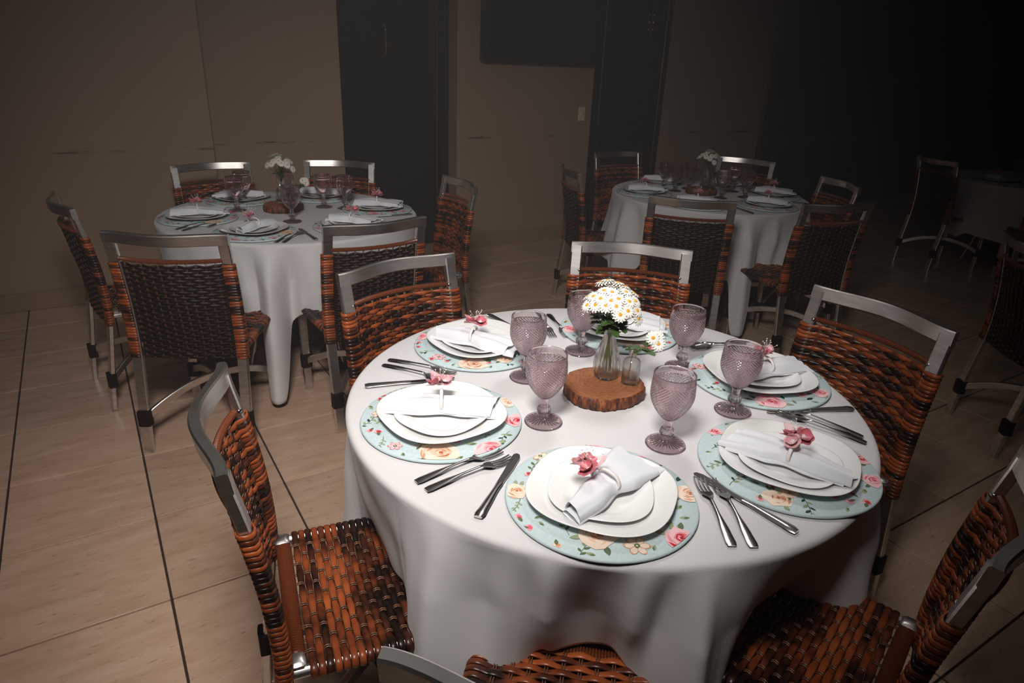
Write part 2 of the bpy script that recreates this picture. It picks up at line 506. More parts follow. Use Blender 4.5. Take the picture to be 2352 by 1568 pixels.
# ------------------------------------------------------------------ chairs
PROF = [(0, -.262), (.15, -.245), (.42, -.208), (.50, -.204), (.65, -.214), (.80, -.238), (.92, -.265)]


def prof(z):
    # smooth polyline
    s_ = 0
    for dz in (-.05, -.025, 0, .025, .05):
        s_ += pw(z + dz, PROF) / 5
    return s_


def bulge(u, z):
    return .042 * max(0.0, 1 - (u / .2) ** 2) * smooth_pw(z, [(.40, .35), (.72, 1.0)])


def S(u, z): return Vector((u, prof(z) - bulge(u, z), z))


RECT = lambda a, b_, c_=.0035: [(-a + c_, -b_), (a - c_, -b_), (a, -b_ + c_), (a, b_ - c_), (a - c_, b_), (-a + c_, b_), (-a, b_ - c_), (-a, -b_ + c_)]


def half_oval(w, h):
    return [(-w, -.0008), (-w * .82, h * .55), (-w * .4, h * .95), (0, h * 1.05), (w * .4, h * .95), (w * .82, h * .55), (w, -.0008), (0, -h * .5)]


NW = 6   # warps at k * WS, k = -5..5
WS = .0325


def back_strip(j, z0, rnd):
    mb = MB(); z = z0
    pth = []; ws = []
    Wd = Vector((0, (prof(z + .01) - prof(z - .01)) / .02, 1)).normalized()

    def pt(u, off):
        p_ = S(max(-.2, min(.2, u)), z); p_.x = u
        return p_ + Vector((0, 1, 0)) * off
    amp = .0040
    mid = []; mws = []
    for i in range(-44, 45):
        u = i * WS / 8
        if abs(u) > .172:
            continue
        cs = math.cos(PI * u / WS + PI * j); mid.append(pt(u, amp * cs)); mws.append(1.0 + .30 * cs)
    end = [(.181, .0125), (.192, .0146), (.206, .0150), (.218, .0138), (.2250, .009), (.2265, 0), (.2250, -.009), (.218, -.0138), (.2, -.0148), (.184, -.0125)]
    pth = [pt(-u, o) for u, o in reversed(end)] + mid + [pt(u, o) for u, o in end]
    # front faces +y : width up, normal = Wd x T ; with T = +x, z x x = +y
    mb.sweep(pth, half_oval(.0058, .0026), Wd, a=rnd, ws=[1.0] * len(end) + mws + [1.0] * len(end))
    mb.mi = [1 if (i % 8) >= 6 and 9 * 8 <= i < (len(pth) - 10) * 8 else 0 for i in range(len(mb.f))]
    return mb


def seat_strip(j, y0, rnd):
    mb = MB(); amp = .0034; mid = []; mws = []
    zc = lambda x: .452 - .010 * max(0, 1 - (x / .19) ** 2) * max(0, 1 - ((y0 - .02) / .21) ** 2)
    for i in range(-44, 45):
        u = i * WS / 8
        if abs(u) > .178:
            continue
        cs = math.cos(PI * u / WS + PI * j); mid.append(Vector((u, y0, zc(u) + amp * cs))); mws.append(1.0 + .10 * cs)
    end = [(.188, .4565), (.198, .4585), (.208, .4570), (.2155, .4515), (.2180, .4435), (.2155, .4355), (.208, .4300), (.196, .4290)]
    pth = [Vector((-u, y0, z)) for u, z in reversed(end)] + mid + [Vector((u, y0, z)) for u, z in end]
    # normal up: Wd x T = +z with T=+x  ->  Wd = -y ... (-y) x x = z
    mb.sweep(pth, half_oval(.0072, .0026), Vector((0, -1, 0)), a=rnd, ws=[1.0] * len(end) + mws + [1.0] * len(end))
    return mb


def coil_tube(path_fn, L, r, pitch=.0058, n=8):
    mb = MB(); k = int(L / pitch); pth = []; rr = []
    for i in range(k * 3 + 1):
        t = i / (k * 3); pth.append(path_fn(t)); rr.append(r * (.84, 1.12, 1.12)[i % 3])
    mb.tube(pth, rr, n)
    return mb


rc = random.Random(5)
NB = 34; BZ0 = .412; BP = .0116
NS = 25; SY0 = -.152; SP = .0153
b_rnd = [rc.random() for _ in range(NB)]
s_rnd = [rc.random() for _ in range(NS)]
back_mbs = [back_strip(j, BZ0 + j * BP, b_rnd[j]) for j in range(NB)]
seat_mbs = [seat_strip(j, SY0 + j * SP, s_rnd[j]) for j in range(NS)]
CH = {}
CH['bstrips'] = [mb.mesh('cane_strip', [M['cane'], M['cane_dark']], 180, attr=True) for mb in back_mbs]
CH['sstrips'] = [mb.mesh('cane_strip', [M['cane'], M['cane_dark']], 180, attr=True) for mb in seat_mbs]


def joined(mbs, mat, name):
    J = MB()
    for mb in mbs:
        o = len(J.v); J.v += mb.v; J.f += [tuple(i + o for i in f) for f in mb.f]; J.a += mb.a; J.c += mb.c; J.mi += mb.mi
    return J.mesh(name, mat, 180, attr=True)


# warp cords
wb = MB()
for k in range(-5, 6):
    for s_ in (-1, 1):
        u = k * WS + s_ * .0021; pth = []
        for jj in range(NB * 2 - 1):
            z = BZ0 + jj * BP / 2; off = 0 if jj % 2 else -.0032 * math.cos(PI * k + PI * (jj // 2))
            pth.append(S(u, z) + Vector((0, off, 0)))
        pth = [S(u, BZ0 - .008)] + pth + [S(u, BZ0 + NB * BP + .002)]
        wb.tube(pth, .0015, 4)
CH['bwarp'] = wb.mesh('warp_cords', M['cord'], 180)
wb2 = MB()
for k in range(-5, 6):
    for s_ in (-1, 1):
        u = k * WS + s_ * .0026; pth = [Vector((u, SY0 - .02, .450))]
        for jj in range(NS * 2 - 1):
            y = SY0 + jj * SP / 2; zc = .452 - .010 * max(0, 1 - (u / .19) ** 2) * max(0, 1 - ((y - .02) / .21) ** 2)
            off = 0 if jj % 2 else -.0034 * math.cos(PI * k + PI * (jj // 2))
            pth.append(Vector((u, y, zc + off)))
        pth.append(Vector((u, .225, .452)))
        wb2.tube(pth, .0017, 4)
CH['swarp'] = wb2.mesh('warp_cords', M['cord'], 180)
# far chairs: the same weave joined into one mesh
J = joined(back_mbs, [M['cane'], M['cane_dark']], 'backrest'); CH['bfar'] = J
J2 = joined(seat_mbs, M['cane'], 'seat'); CH['sfar'] = J2


def upright(sx):
    mb = MB(); zs = [0, .03, .1, .2, .3, .38, .42, .46, .5, .56, .62, .7, .76, .8, .84, .88, .905]
    mb.sweep([Vector((sx * .202, prof(z), z)) for z in zs], RECT(.020, .0105), Vector((1, 0, 0)))
    return mb.mesh('upright', M['alu'], 35)


CH['up'] = [upright(-1), upright(1)]
mb = MB()
xs = [-.2222 + .4444 * i / 40 for i in range(41)]
mb.sweep([Vector((x, prof(.9) - .0465 * math.cos(PI / 2 * min(1, abs(x) / .212)) ** 1.6, .8985)) for x in xs], RECT(.0215, .0107, .0035), Vector((0, prof(.91) - prof(.89), .02)))
CH['rail'] = mb.mesh('top_rail', M['alu'], 35)
CH['cross'] = coil_tube(lambda t: S(-.186 + .372 * t, .816), .372, .0078).mesh('crossbar', M['coil'], 30)
mb = MB(); mb.ball((.187, prof(.816) + .004, .816), .0085, 8, 6)
CH['knob'] = mb.mesh('ferrule', M['chrome'], 60)
CH['rear'] = coil_tube(lambda t: Vector((-.168 + .336 * t, -.180, .447)), .336, .0155, .0062, 10).mesh('seat_rear_bar', M['coil'], 30)
CH['front'] = coil_tube(lambda t: Vector((-.20 + .40 * t, .230, .444)), .40, .012, .0062, 8).mesh('seat_front_bar', M['coil'], 30)
mb = MB(); mb.box((-.018, -.200, .434), (.018, -.165, .466), bev=.005)
CH['fit'] = mb.mesh('corner_fitting', M['alu'], 45)
mb = MB(); mb.tube([(0, -.19, .4435), (0, .235, .4435)], .0115, 8)
CH['srail'] = mb.mesh('side_rail', M['alu'], 45)
mb = MB()
mb.sweep([Vector((0, .235, .45)), Vector((0, .226, .2)), Vector((0, .215, 0))], RECT(.019, .0105), Vector((1, 0, 0)))
CH['leg'] = mb.mesh('leg', M['alu'], 35)
mb = MB(); pth = []; n_ = 14
for i in range(n_ + 1):
    pth.append(Vector((0, 0, -.032 + .064 * i / n_)))
vs = MB()
prf = []
for i in range(n_ + 1):
    prf.append((1.0 + .07 * (i % 2) - (.25 if i in (0, n_) else 0), -.036 + .072 * i / n_))
vs.lathe([(p_ * .0235, z) for p_, z in prf], 10, rad=lambda t, i: 1 / max(abs(math.cos(t)), abs(math.sin(t)) * 1.35) ** .75)
CH['bind'] = vs.mesh('leg_binding', M['cane_dark'], 50)


def stretcher(a, b_):
    mb = MB(); A = Vector(a); B = Vector(b_); pth = []
    for i in range(17):
        t = i / 16; P = A.lerp(B, t); P.z += .085 * (1 - (2 * t - 1) ** 2); pth.append(P)
    mb.sweep(pth, RECT(.015, .0085, .002), Vector((0, 0, 1)))
    return mb.mesh('stretcher', M['alu'], 40)


CH['st'] = [stretcher((-.2, prof(.15), .15), (.19, .222, .15)), stretcher((.2, prof(.15), .148), (-.19, .222, .148))]


def make_chair(mid, face_deg, label, group, near=False):
    f = math.radians(face_deg); fx, fy = math.cos(f), math.sin(f)
    loc = (mid[0] + .262 * fx, mid[1] + .262 * fy, 0)
    t = thing('woven_chair', label, 'chair', loc, f - PI / 2, group)
    for me in CH['up']:
        obj('upright', me, t)
    obj('top_rail', CH['rail'], t); cb = obj('crossbar', CH['cross'], t)
    obj('ferrule', CH['knob'], cb); obj('ferrule', CH['knob'], cb, (-.374, 0, 0))
    if near:
        bk = obj('backrest', CH['bwarp'], t)
        for me in CH['bstrips']:
            obj('cane_strip', me, bk)
        st = obj('seat', CH['swarp'], t)
        for me in CH['sstrips']:
            obj('cane_strip', me, st)
    else:
        bk = obj('backrest', CH['bfar'], t); obj('warp_cords', CH['bwarp'], bk)
        st = obj('seat', CH['sfar'], t); obj('warp_cords', CH['swarp'], st)
    obj('seat_rear_bar', CH['rear'], t); obj('seat_front_bar', CH['front'], t)
    for s_ in (-1, 1):
        obj('side_rail', CH['srail'], t, (s_ * .2, 0, 0)); obj('corner_fitting', CH['fit'], t, (s_ * .186, 0, 0))
        obj('leg', CH['leg'], t, (s_ * .188, 0, 0))
        obj('leg_binding', CH['bind'], t, (s_ * .188, .2235, .15))
        obj('leg_binding', CH['bind'], t, (s_ * .202, prof(.15), .15))
    for me in CH['st']:
        obj('stretcher', me, t)
    return t


CB = 'brown woven cane chair '
T1 = (1.0286, 1.1674); T2 = (.872, 3.5434); T3 = (3.5274, 3.1506); T4 = (6.90, 2.62)
ZT = .76; RT = .64
for mid, a, lab in [((.135, 1.20), -10, 'at the left of the nearest table, seat showing'), ((.81, 1.97), -79, 'behind the nearest table, on its left'),
                    ((1.68, 1.83), -131, 'behind the nearest table and its daisies'), ((1.90, .99), 177, 'at the right of the nearest table, tilted in view'),
                    ((1.18, .325), 108, 'dark in the lower right corner'), ((.352, .391), 48, 'cut off at the bottom edge')]:
    make_chair(mid, a, CB + lab, 'chairs around the nearest table', True)
for mid, a, lab in [((.62, 4.30), -83, 'against the wall behind the left rear table'), ((1.35, 4.20), -123, 'before the dark doorway'),
                    ((1.73, 3.31), 176, 'at the right of the left rear table, seen sideways'), ((.96, 2.56), 92, 'in front of the left rear table, on its right'),
                    ((.20, 2.66), 61, 'seen from behind, left front of left rear table'), ((-.11, 3.41), 9, 'in shade, leftmost of all chairs')]:
    make_chair(mid, a, CB + lab, 'chairs around the left rear table')
for mid, a, lab in [((2.64, 3.53), -21, 'at the left of the right rear table'), ((3.53, 4.11), -93, 'before the second dark door'),
                    ((4.29, 3.51), -159, 'behind the flowers of the right rear table'), ((4.02, 2.54), 154, 'in darkness right of the right rear table'),
                    ((3.31, 2.07), 75, 'seen from behind, right front of right rear table'), ((2.63, 2.45), 46, 'seen from behind, front of right rear table')]:
    make_chair(mid, a, CB + lab, 'chairs around the right rear table')
make_chair((6.12, 3.04), -20, CB + 'beside the unlit far right table', 'chairs in the dark at the right')
make_chair((6.05, 2.02), 35, CB + 'in front of the unlit far right table', 'chairs in the dark at the right')
make_chair((3.33, 1.18), -38, CB + 'cut by the right edge, half in darkness', 'chairs in the dark at the right')


# ------------------------------------------------------------------ tables and cloths
def make_table(c_, label):
    t = thing('round_table', label, 'table', (c_[0], c_[1], 0), .4)
    mb = MB(); mb.lathe([(.001, ZT - .035), (RT - .012, ZT - .035), (RT - .008, ZT - .03), (RT - .008, ZT - .008), (.001, ZT - .008)], 48)
    obj('tabletop', mb.mesh('tabletop', M['cane_dark'], 30), t)
    mb = MB(); mb.tube([(.28 * math.cos(2 * PI * k / 24), .28 * math.sin(2 * PI * k / 24), ZT - .05) for k in range(25)], .012, 6)
    obj('leg_ring', mb.mesh('leg_ring', M['chrome'], 60), t)
    mb = MB(); mb.tube([(.26, .0, ZT - .04), (.22, 0, .4), (.33, 0, .012)], .012, 8)
    lm = mb.mesh('leg', M['chrome'], 60)
    for k in range(4):
        obj('leg', lm, t, rot=(0, 0, k * PI / 2))
    return t


def ang_diff(a, b_):
    return (a - b_ + 180) % 360 - 180


def sstep(t):
    t = max(0.0, min(1.0, t)); return t * t * (3 - 2 * t)


def make_cloth(c_, label, keys, seed, waves=(11, 17), ridges=(), amp=.022):
    """keys: (azimuth deg, half width deg, hem height, radius at hem, fold strength); ridges: (azimuth, width, outward swell)"""
    rr_ = random.Random(seed); N = 540
    ph = [rr_.uniform(0, 6.28) for _ in range(6)]
    base_hem, base_r = .34, RT + .035
    mb = MB(); hem = []; rad = []; fold = []; rid = []
    for i in range(N):
        a = 360 * i / N; h = base_hem + .03 * math.sin(math.radians(a) * 3 + ph[0]); r = base_r; fw = 1.0
        for az, hw, hz, hr, fa in keys:
            d = abs(ang_diff(a, az)) / hw
            if d < 1:
                wgt = sstep((1 - d) / .62)
                h = lerp(h, hz, wgt); r = lerp(r, hr, wgt); fw = lerp(fw, fa, wgt)
        hem.append(h); rad.append(r); fold.append(fw)
        rid.append(sum(am * math.exp(-(ang_diff(a, az) / w_) ** 2) for az, w_, am in ridges))
    rings = [('top', (k / 8) * (RT - .012)) for k in range(9)] + [('edge', k / 4) for k in range(1, 5)]
    nd = 40
    rings += [('drop', k / nd) for k in range(1, nd + 1)]
    vs = []
    for kind, q in rings:
        for i in range(N):
            t = 2 * PI * i / N
            if kind == 'top':
                r = max(q, .002); z = ZT + .0012
            elif kind == 'edge':
                r = RT - .012 + .014 * math.sin(q * PI / 2); z = ZT + .0012 - .012 * (1 - math.cos(q * PI / 2))
            else:
                z0 = ZT - .0108; z = lerp(z0, hem[i], q); drop = z0 - z
                r = RT + .002 + (rad[i] - RT) * q ** 1.15
                am = fold[i] * amp * min(1, drop / .22) * (q ** .6)
                wv_ = math.sin(waves[0] * t + ph[1] + .6 * math.sin(2 * t + ph[3])) + .55 * math.sin(waves[1] * t + ph[2] + 1.2 * q)
                r += am * wv_ + rid[i] * min(1, drop / .16) ** .9 * (1 - .65 * q * (hem[i] > .42))
                r += .003 * math.sin(31 * t + ph[4] + 5 * q) * q * fold[i] + .0022 * math.sin(17 * t + 21 * z + ph[5]) * min(1, drop / .1)
            vs.append((r * math.cos(t), r * math.sin(t), z))
    fs = []
    for k in range(len(rings) - 1):
        for i in range(N):
            fs.append((k * N + i, (k + 1) * N + i, (k + 1) * N + (i + 1) % N, k * N + (i + 1) % N))
    fs.append(tuple(range(N)))
    mb.add(vs, fs)
    me = mb.mesh('tablecloth', M['cloth'], 180)
    o = obj('tablecloth', me, None, (c_[0], c_[1], 0))
    sd = o.modifiers.new('thickness', 'SOLIDIFY'); sd.thickness = .0016; sd.offset = -1
    return tag(o, label, 'tablecloth', 'white tablecloths')


make_table(T1, 'round table under the white cloth, nearest the camera')
make_table(T2, 'round table under the white cloth at left rear')
make_table(T3, 'round table under the cloth at right rear')
make_table(T4, 'round table in darkness at the far right')
make_cloth(T1, 'smooth white tablecloth on the nearest round table', [
    (176, 26, .462, .585, .15), (-155, 13, .10, .70, .5), (-131, 17, .468, .545, .3), (-111, 9, .30, .64, .4), (-84, 25, .465, .515, .25),
    (-57, 17, .24, .70, .6), (-12, 22, .47, .58, .3), (17, 16, .25, .68, 1), (46, 22, .47, .58, .3), (76, 16, .25, .68, 1), (108, 22, .47, .58, .3), (144, 16, .25, .68, .6)], 3,
    ridges=[(-157, 3.2, .026), (-148, 4.2, -.036), (-137, 2.5, .044), (-130, 4.0, -.036), (-122.5, 2.0, .036), (-118, 1.8, -.026), (-112.5, 2.4, .034), (-104, 4, -.018),
            (-62, 5, .022), (-52, 4, -.02), (-46, 4, .02), (172, 4, .014), (162, 4, -.014), (-168, 5, -.014)])
make_cloth(T2, 'white tablecloth with a long tail at the left rear table', [
    (-130, 18, .44, .62, 1), (-92, 22, .44, .62, 1), (-114, 6.5, .04, .70, .0), (-45, 20, .32, .68, 1), (178, 22, .45, .6, .6), (150, 14, .28, .68, 1), (-14, 20, .45, .6, .7), (20, 14, .2, .7, 1)], 11, (9, 14),
    ridges=[(-114, 3.6, .055), (-121, 3.5, -.03), (-107, 3.5, -.03), (-135, 5, .02), (-98, 4, .025)], amp=.03)
make_cloth(T3, 'dim white tablecloth with a hanging tail at the right rear table', [
    (-140, 18, .44, .62, 1), (-90, 20, .42, .64, 1), (-115, 7.5, .04, .70, .1), (-50, 20, .34, .68, 1), (172, 8, .16, .69, .3), (195, 14, .40, .64, 1), (25, 20, .45, .6, .5)], 21, (10, 15),
    ridges=[(-115, 4, .05), (-124, 3.5, -.03), (-105, 4, -.03), (-98, 3, .03), (172, 4, .04), (182, 4, -.03), (-80, 4, .03), (-66, 4, -.03)], amp=.032)
make_cloth(T4, 'tablecloth lost in darkness on the far right table', [(-140, 14, .10, .70, .6), (160, 14, .3, .66, 1)], 31)

# ------------------------------------------------------------------ chargers with printed flowers
PAL = {'peach': [(.80, .56, .42), (.62, .30, .17), (.86, .70, .58), (.45, .14, .06)],
       'pink': [(.80, .36, .40), (.72, .12, .18), (.86, .56, .57), (.60, .03, .06)],
       'red': [(.76, .28, .32), (.55, .012, .03), (.84, .50, .52), (.42, .006, .02)]}
LEAFC = {'d': (.015, .055, .035), 'g': (.10, .15, .07), 'l': (.30, .35, .22)}
CZ = .0092


class Print:
    def __init__(s):
        s.mb = MB(); s.lay = 0

    def poly(s, pts, col):
        s.lay += 1; z = CZ + .00002 + .0000035 * s.lay
        out = []
        for x, y in pts:
            n = math.hypot(x, y)
            if n > .1805:
                x, y = x / n * .1805, y / n * .1805
            out.append((x, y, z))
        n = len(out)
        cx = sum(p_[0] for p_ in out) / n; cy_ = sum(p_[1] for p_ in out) / n
        s.mb.add(out + [(cx, cy_, z)], [(i, (i + 1) % n, n) for i in range(n)], c=col)

    def blob(s, x, y, r, col, rr_, n=14, jit=.16, sq=1.0, rot=0.0):
        pts = []
        for k in range(n):
            t = 2 * PI * k / n; q = r * (1 + rr_.uniform(-jit, jit))
            a, b_ = q * math.cos(t), q * sq * math.sin(t)
            pts.append((x + a * math.cos(rot) - b_ * math.sin(rot), y + a * math.sin(rot) + b_ * math.cos(rot)))
        s.poly(pts, col)

    def cres(s, x, y, r, a0, a1, w, col, n=8):
        o = [(x + r * math.cos(lerp(a0, a1, k / n)), y + r * math.sin(lerp(a0, a1, k / n))) for k in range(n + 1)]
        i = []
        for k in range(n, -1, -1):
            t = k / n; q = r - w * math.sin(PI * t) - .0002
            i.append((x + q * math.cos(lerp(a0, a1, t)), y + q * math.sin(lerp(a0, a1, t))))
        # strip of quads to stay valid
        s.lay += 1; z = CZ + .00002 + .0000035 * s.lay
        vs = []
        for (ox, oy), (ix, iy) in zip(o, reversed(i)):
            for X, Y in ((ox, oy), (ix, iy)):
                q = math.hypot(X, Y)
                if q > .1805:
                    X, Y = X / q * .1805, Y / q * .1805
                vs.append((X, Y, z))
        s.mb.add(vs, [(2 * k, 2 * k + 1, 2 * k + 3, 2 * k + 2) for k in range(n)], c=col)

    def leaf(s, x, y, L, a, col, rr_):
        pts = []
        for k in range(7):
            t = k / 6; pts.append((t * L, .26 * L * math.sin(PI * t) ** .8))
        for k in range(5, 0, -1):
            t = k / 6; pts.append((t * L, -.20 * L * math.sin(PI * t)))
        s.poly([(x + u * math.cos(a) - v * math.sin(a), y + u * math.sin(a) + v * math.cos(a)) for u, v in pts], col)

    def rose(s, x, y, r, pal, rr_):
        c0, c1, c2, c3 = PAL[pal]
        s.blob(x, y, r * 1.02, c2, rr_, 16, .14)
        for k in range(9):
            a = rr_.uniform(0, 6.28); q = r * rr_.uniform(.6, .95)
            s.cres(x, y, q, a, a + rr_.uniform(.7, 1.5), r * rr_.uniform(.1, .22), (c0, c1, c2)[k % 3])
        s.blob(x + r * .1, y, r * .52, c0, rr_, 12, .2)
        for k in range(9):
            a = rr_.uniform(0, 6.28); q = r * rr_.uniform(.15, .55)
            s.cres(x + r * .08, y, q, a, a + rr_.uniform(.9, 2.0), r * rr_.uniform(.08, .16), (c1, c3, c1, c2)[k % 4])
        s.blob(x + r * .08, y, r * .13, c3, rr_, 8)

    def anem(s, x, y, r, pal, rr_):
        c0, c1, c2, c3 = PAL[pal]; a0 = rr_.uniform(0, 1)
        for k in range(6):
            a = a0 + k * PI / 3; px_, py_ = x + r * .58 * math.cos(a), y + r * .58 * math.sin(a)
            s.blob(px_, py_, r * .45, c1, rr_, 12, .06, .72, a); s.blob(px_, py_, r * .39, c2, rr_, 12, .06, .66, a)
            s.cres(px_, py_, r * .36, a - .6, a + .5, r * .07, c1, 5)
        s.blob(x, y, r * .26, (.10, .16, .07), rr_, 10, .25); s.blob(x, y, r * .09, (.75, .75, .6), rr_, 7)

    def bud(s, x, y, r, pal, rr_):
        c0, c1, c2, c3 = PAL[pal]
        s.blob(x, y, r * .8, c0, rr_, 10, .2, .8, rr_.uniform(0, 3)); s.blob(x + r * .15, y, r * .42, c1, rr_, 8, .2); s.blob(x - r * .35, y + r * .2, r * .25, c2, rr_, 7)
        a = rr_.uniform(0, 6.28); s.leaf(x, y, r * 1.3, a, LEAFC['g'], rr_)

    def sprig(s, x, y, r, k, rr_):
        a = rr_.uniform(0, 6.28); c_ = LEAFC['d' if k == 'd' else 'g']; cv = rr_.uniform(-.9, .9); px_, py_ = x - r * math.cos(a), y - r * math.sin(a)
        pts = [(px_, py_)]
        for q in range(8):
            a += cv / 8; px_ += r * .26 * math.cos(a); py_ += r * .26 * math.sin(a); pts.append((px_, py_))
        for (x0, y0), (x1, y1) in zip(pts, pts[1:]):
            d = math.atan2(y1 - y0, x1 - x0); w_ = .0007; nx, ny = -math.sin(d) * w_, math.cos(d) * w_
            s.poly([(x0 - nx, y0 - ny), (x1 - nx, y1 - ny), (x1 + nx, y1 + ny), (x0 + nx, y0 + ny)], c_)
        for q in range(2, 9):
            sd = 1 if q % 2 else -1
            s.leaf(*pts[q], r * rr_.uniform(.38, .55), math.atan2(pts[q][1] - pts[q - 1][1], pts[q][0] - pts[q - 1][0]) + sd * .8, LEAFC['l'] if (k == 'l' or rr_.random() < .3) else c_, rr_)

    def leafpair(s, x, y, r, k, rr_):
        a = rr_.uniform(0, 6.28)
        s.leaf(x - r * .4 * math.cos(a), y - r * .4 * math.sin(a), r, a, LEAFC['l'] if k != 'd' else LEAFC['d'], rr_)
        s.leaf(x - r * .3 * math.cos(a), y - r * .3 * math.sin(a), r * .55, a + .25, LEAFC['g' if k != 'd' else 'd'], rr_)


MOTIFS = {
    'front': [('rose', 'peach', -0.137, 0.089, 0.024), ('rose', 'red', 0.044, -0.17, 0.03), ('anem', 'peach', -0.037, -0.146, 0.024), ('rose', 'peach', -0.079, -0.092, 0.034), ('bud', 'pink', -0.175, 0.021, 0.012), ('rose', 'peach', 0.157, -0.079, 0.028), ('bud', 'pink', -0.175, -0.014, 0.013), ('sprig', 'g', -0.13, -0.103, 0.03), ('sprig', 'g', -0.119, -0.036, 0.03), ('leaf', 'g', 0.096, -0.13, 0.02), ('leaf', 'g', 0.109, -0.1, 0.02), ('leaf', 'l', -0.145, 0.002, 0.018), ('leaf', 'l', -0.148, -0.017, 0.016), ('leaf', 'g', -0.015, -0.166, 0.016), ('sprig', 'g', -0.07, 0.147, 0.03), ('leaf', 'd', 0.173, -0.033, 0.022), ('bud', 'red', -0.085, 0.128, 0.011), ('sprig', 'l', 0.052, -0.141, 0.03), ('bud', 'peach', -0.158, -0.077, 0.012), ('leaf', 'l', -0.119, -0.125, 0.018), ('sprig', 'l', -0.152, 0.05, 0.02)],
    'left': [('rose', 'peach', -0.072, -0.136, 0.042), ('rose', 'pink', 0.029, -0.174, 0.034), ('rose', 'red', 0.146, -0.096, 0.03), ('rose', 'peach', 0.172, -0.009, 0.022), ('bud', 'red', -0.094, 0.149, 0.011), ('bud', 'red', -0.077, 0.158, 0.011), ('bud', 'red', -0.166, 0.019, 0.01), ('bud', 'red', -0.153, 0.006, 0.013), ('anem', 'pink', -0.143, -0.067, 0.016), ('sprig', 'd', -0.161, 0.045, 0.03), ('sprig', 'd', 0.077, -0.137, 0.03), ('sprig', 'l', -0.154, -0.039, 0.022), ('leaf', 'l', -0.127, 0.121, 0.022), ('leaf', 'l', 0.007, -0.135, 0.026), ('leaf', 'g', -0.142, -0.105, 0.02), ('sprig', 'l', -0.014, 0.175, 0.03), ('leaf', 'l', 0.097, -0.141, 0.02), ('leaf', 'd', -0.055, -0.081, 0.02), ('leaf', 'l', -0.041, -0.171, 0.02)],
    'rear_left': [('rose', 'pink', -0.13, 0.119, 0.028), ('anem', 'pink', -0.146, -0.039, 0.019), ('rose', 'peach', -0.085, -0.125, 0.04), ('rose', 'peach', 0.008, -0.136, 0.022), ('bud', 'red', -0.168, 0.052, 0.011), ('bud', 'red', -0.171, -0.04, 0.013), ('sprig', 'd', -0.168, 0.013, 0.032), ('sprig', 'd', 0.007, -0.176, 0.03), ('leaf', 'l', -0.176, 0.01, 0.02), ('leaf', 'l', -0.134, -0.103, 0.018), ('leaf', 'g', -0.049, -0.158, 0.018), ('sprig', 'l', -0.064, 0.15, 0.025)],
    'right_front': [('rose', 'red', -0.039, 0.167, 0.017), ('rose', 'peach', -0.127, -0.076, 0.028), ('rose', 'peach', -0.092, -0.076, 0.017), ('rose', 'pink', 0.102, -0.135, 0.024), ('rose', 'red', 0.159, -0.075, 0.019), ('bud', 'red', 0.018, -0.171, 0.014), ('bud', 'red', -0.105, -0.046, 0.011), ('bud', 'red', -0.02, -0.126, 0.013), ('sprig', 'd', -0.151, 0.015, 0.03), ('sprig', 'd', -0.087, -0.119, 0.034), ('sprig', 'd', -0.083, 0.12, 0.02), ('sprig', 'g', -0.122, 0.072, 0.032), ('leaf', 'l', -0.121, -0.019, 0.022), ('leaf', 'l', 0.051, -0.145, 0.02), ('leaf', 'l', -0.121, 0.11, 0.015), ('leaf', 'g', -0.036, -0.165, 0.016), ('bud', 'pink', -0.103, -0.042, 0.012), ('leaf', 'g', 0.011, 0.176, 0.016)],
    'right_rear': [('anem', 'red', -0.097, 0.122, 0.019), ('rose', 'pink', -0.095, -0.119, 0.036), ('rose', 'pink', 0.067, -0.144, 0.026), ('rose', 'red', 0.014, -0.122, 0.02), ('leaf', 'd', 0.015, -0.153, 0.024), ('sprig', 'd', -0.114, 0.053, 0.026), ('sprig', 'd', -0.157, -0.009, 0.03), ('leaf', 'd', -0.045, -0.113, 0.02), ('leaf', 'l', -0.134, -0.078, 0.024), ('rose', 'peach', -0.103, 0.032, 0.018), ('leaf', 'l', 0.011, -0.172, 0.02), ('leaf', 'l', -0.151, -0.054, 0.02), ('leaf', 'l', -0.145, 0.087, 0.014)],
    'rear': [('rose', 'pink', -0.147, 0.065, 0.028), ('rose', 'peach', -0.053, -0.098, 0.034), ('rose', 'red', -0.026, -0.164, 0.028), ('leaf', 'l', -0.1, -0.01, 0.02), ('rose', 'pink', 0.022, -0.175, 0.018), ('sprig', 'd', -0.115, -0.116, 0.024), ('leaf', 'd', -0.06, -0.164, 0.016), ('leaf', 'l', -0.162, -0.037, 0.02), ('bud', 'peach', -0.115, 0.129, 0.014)],
}


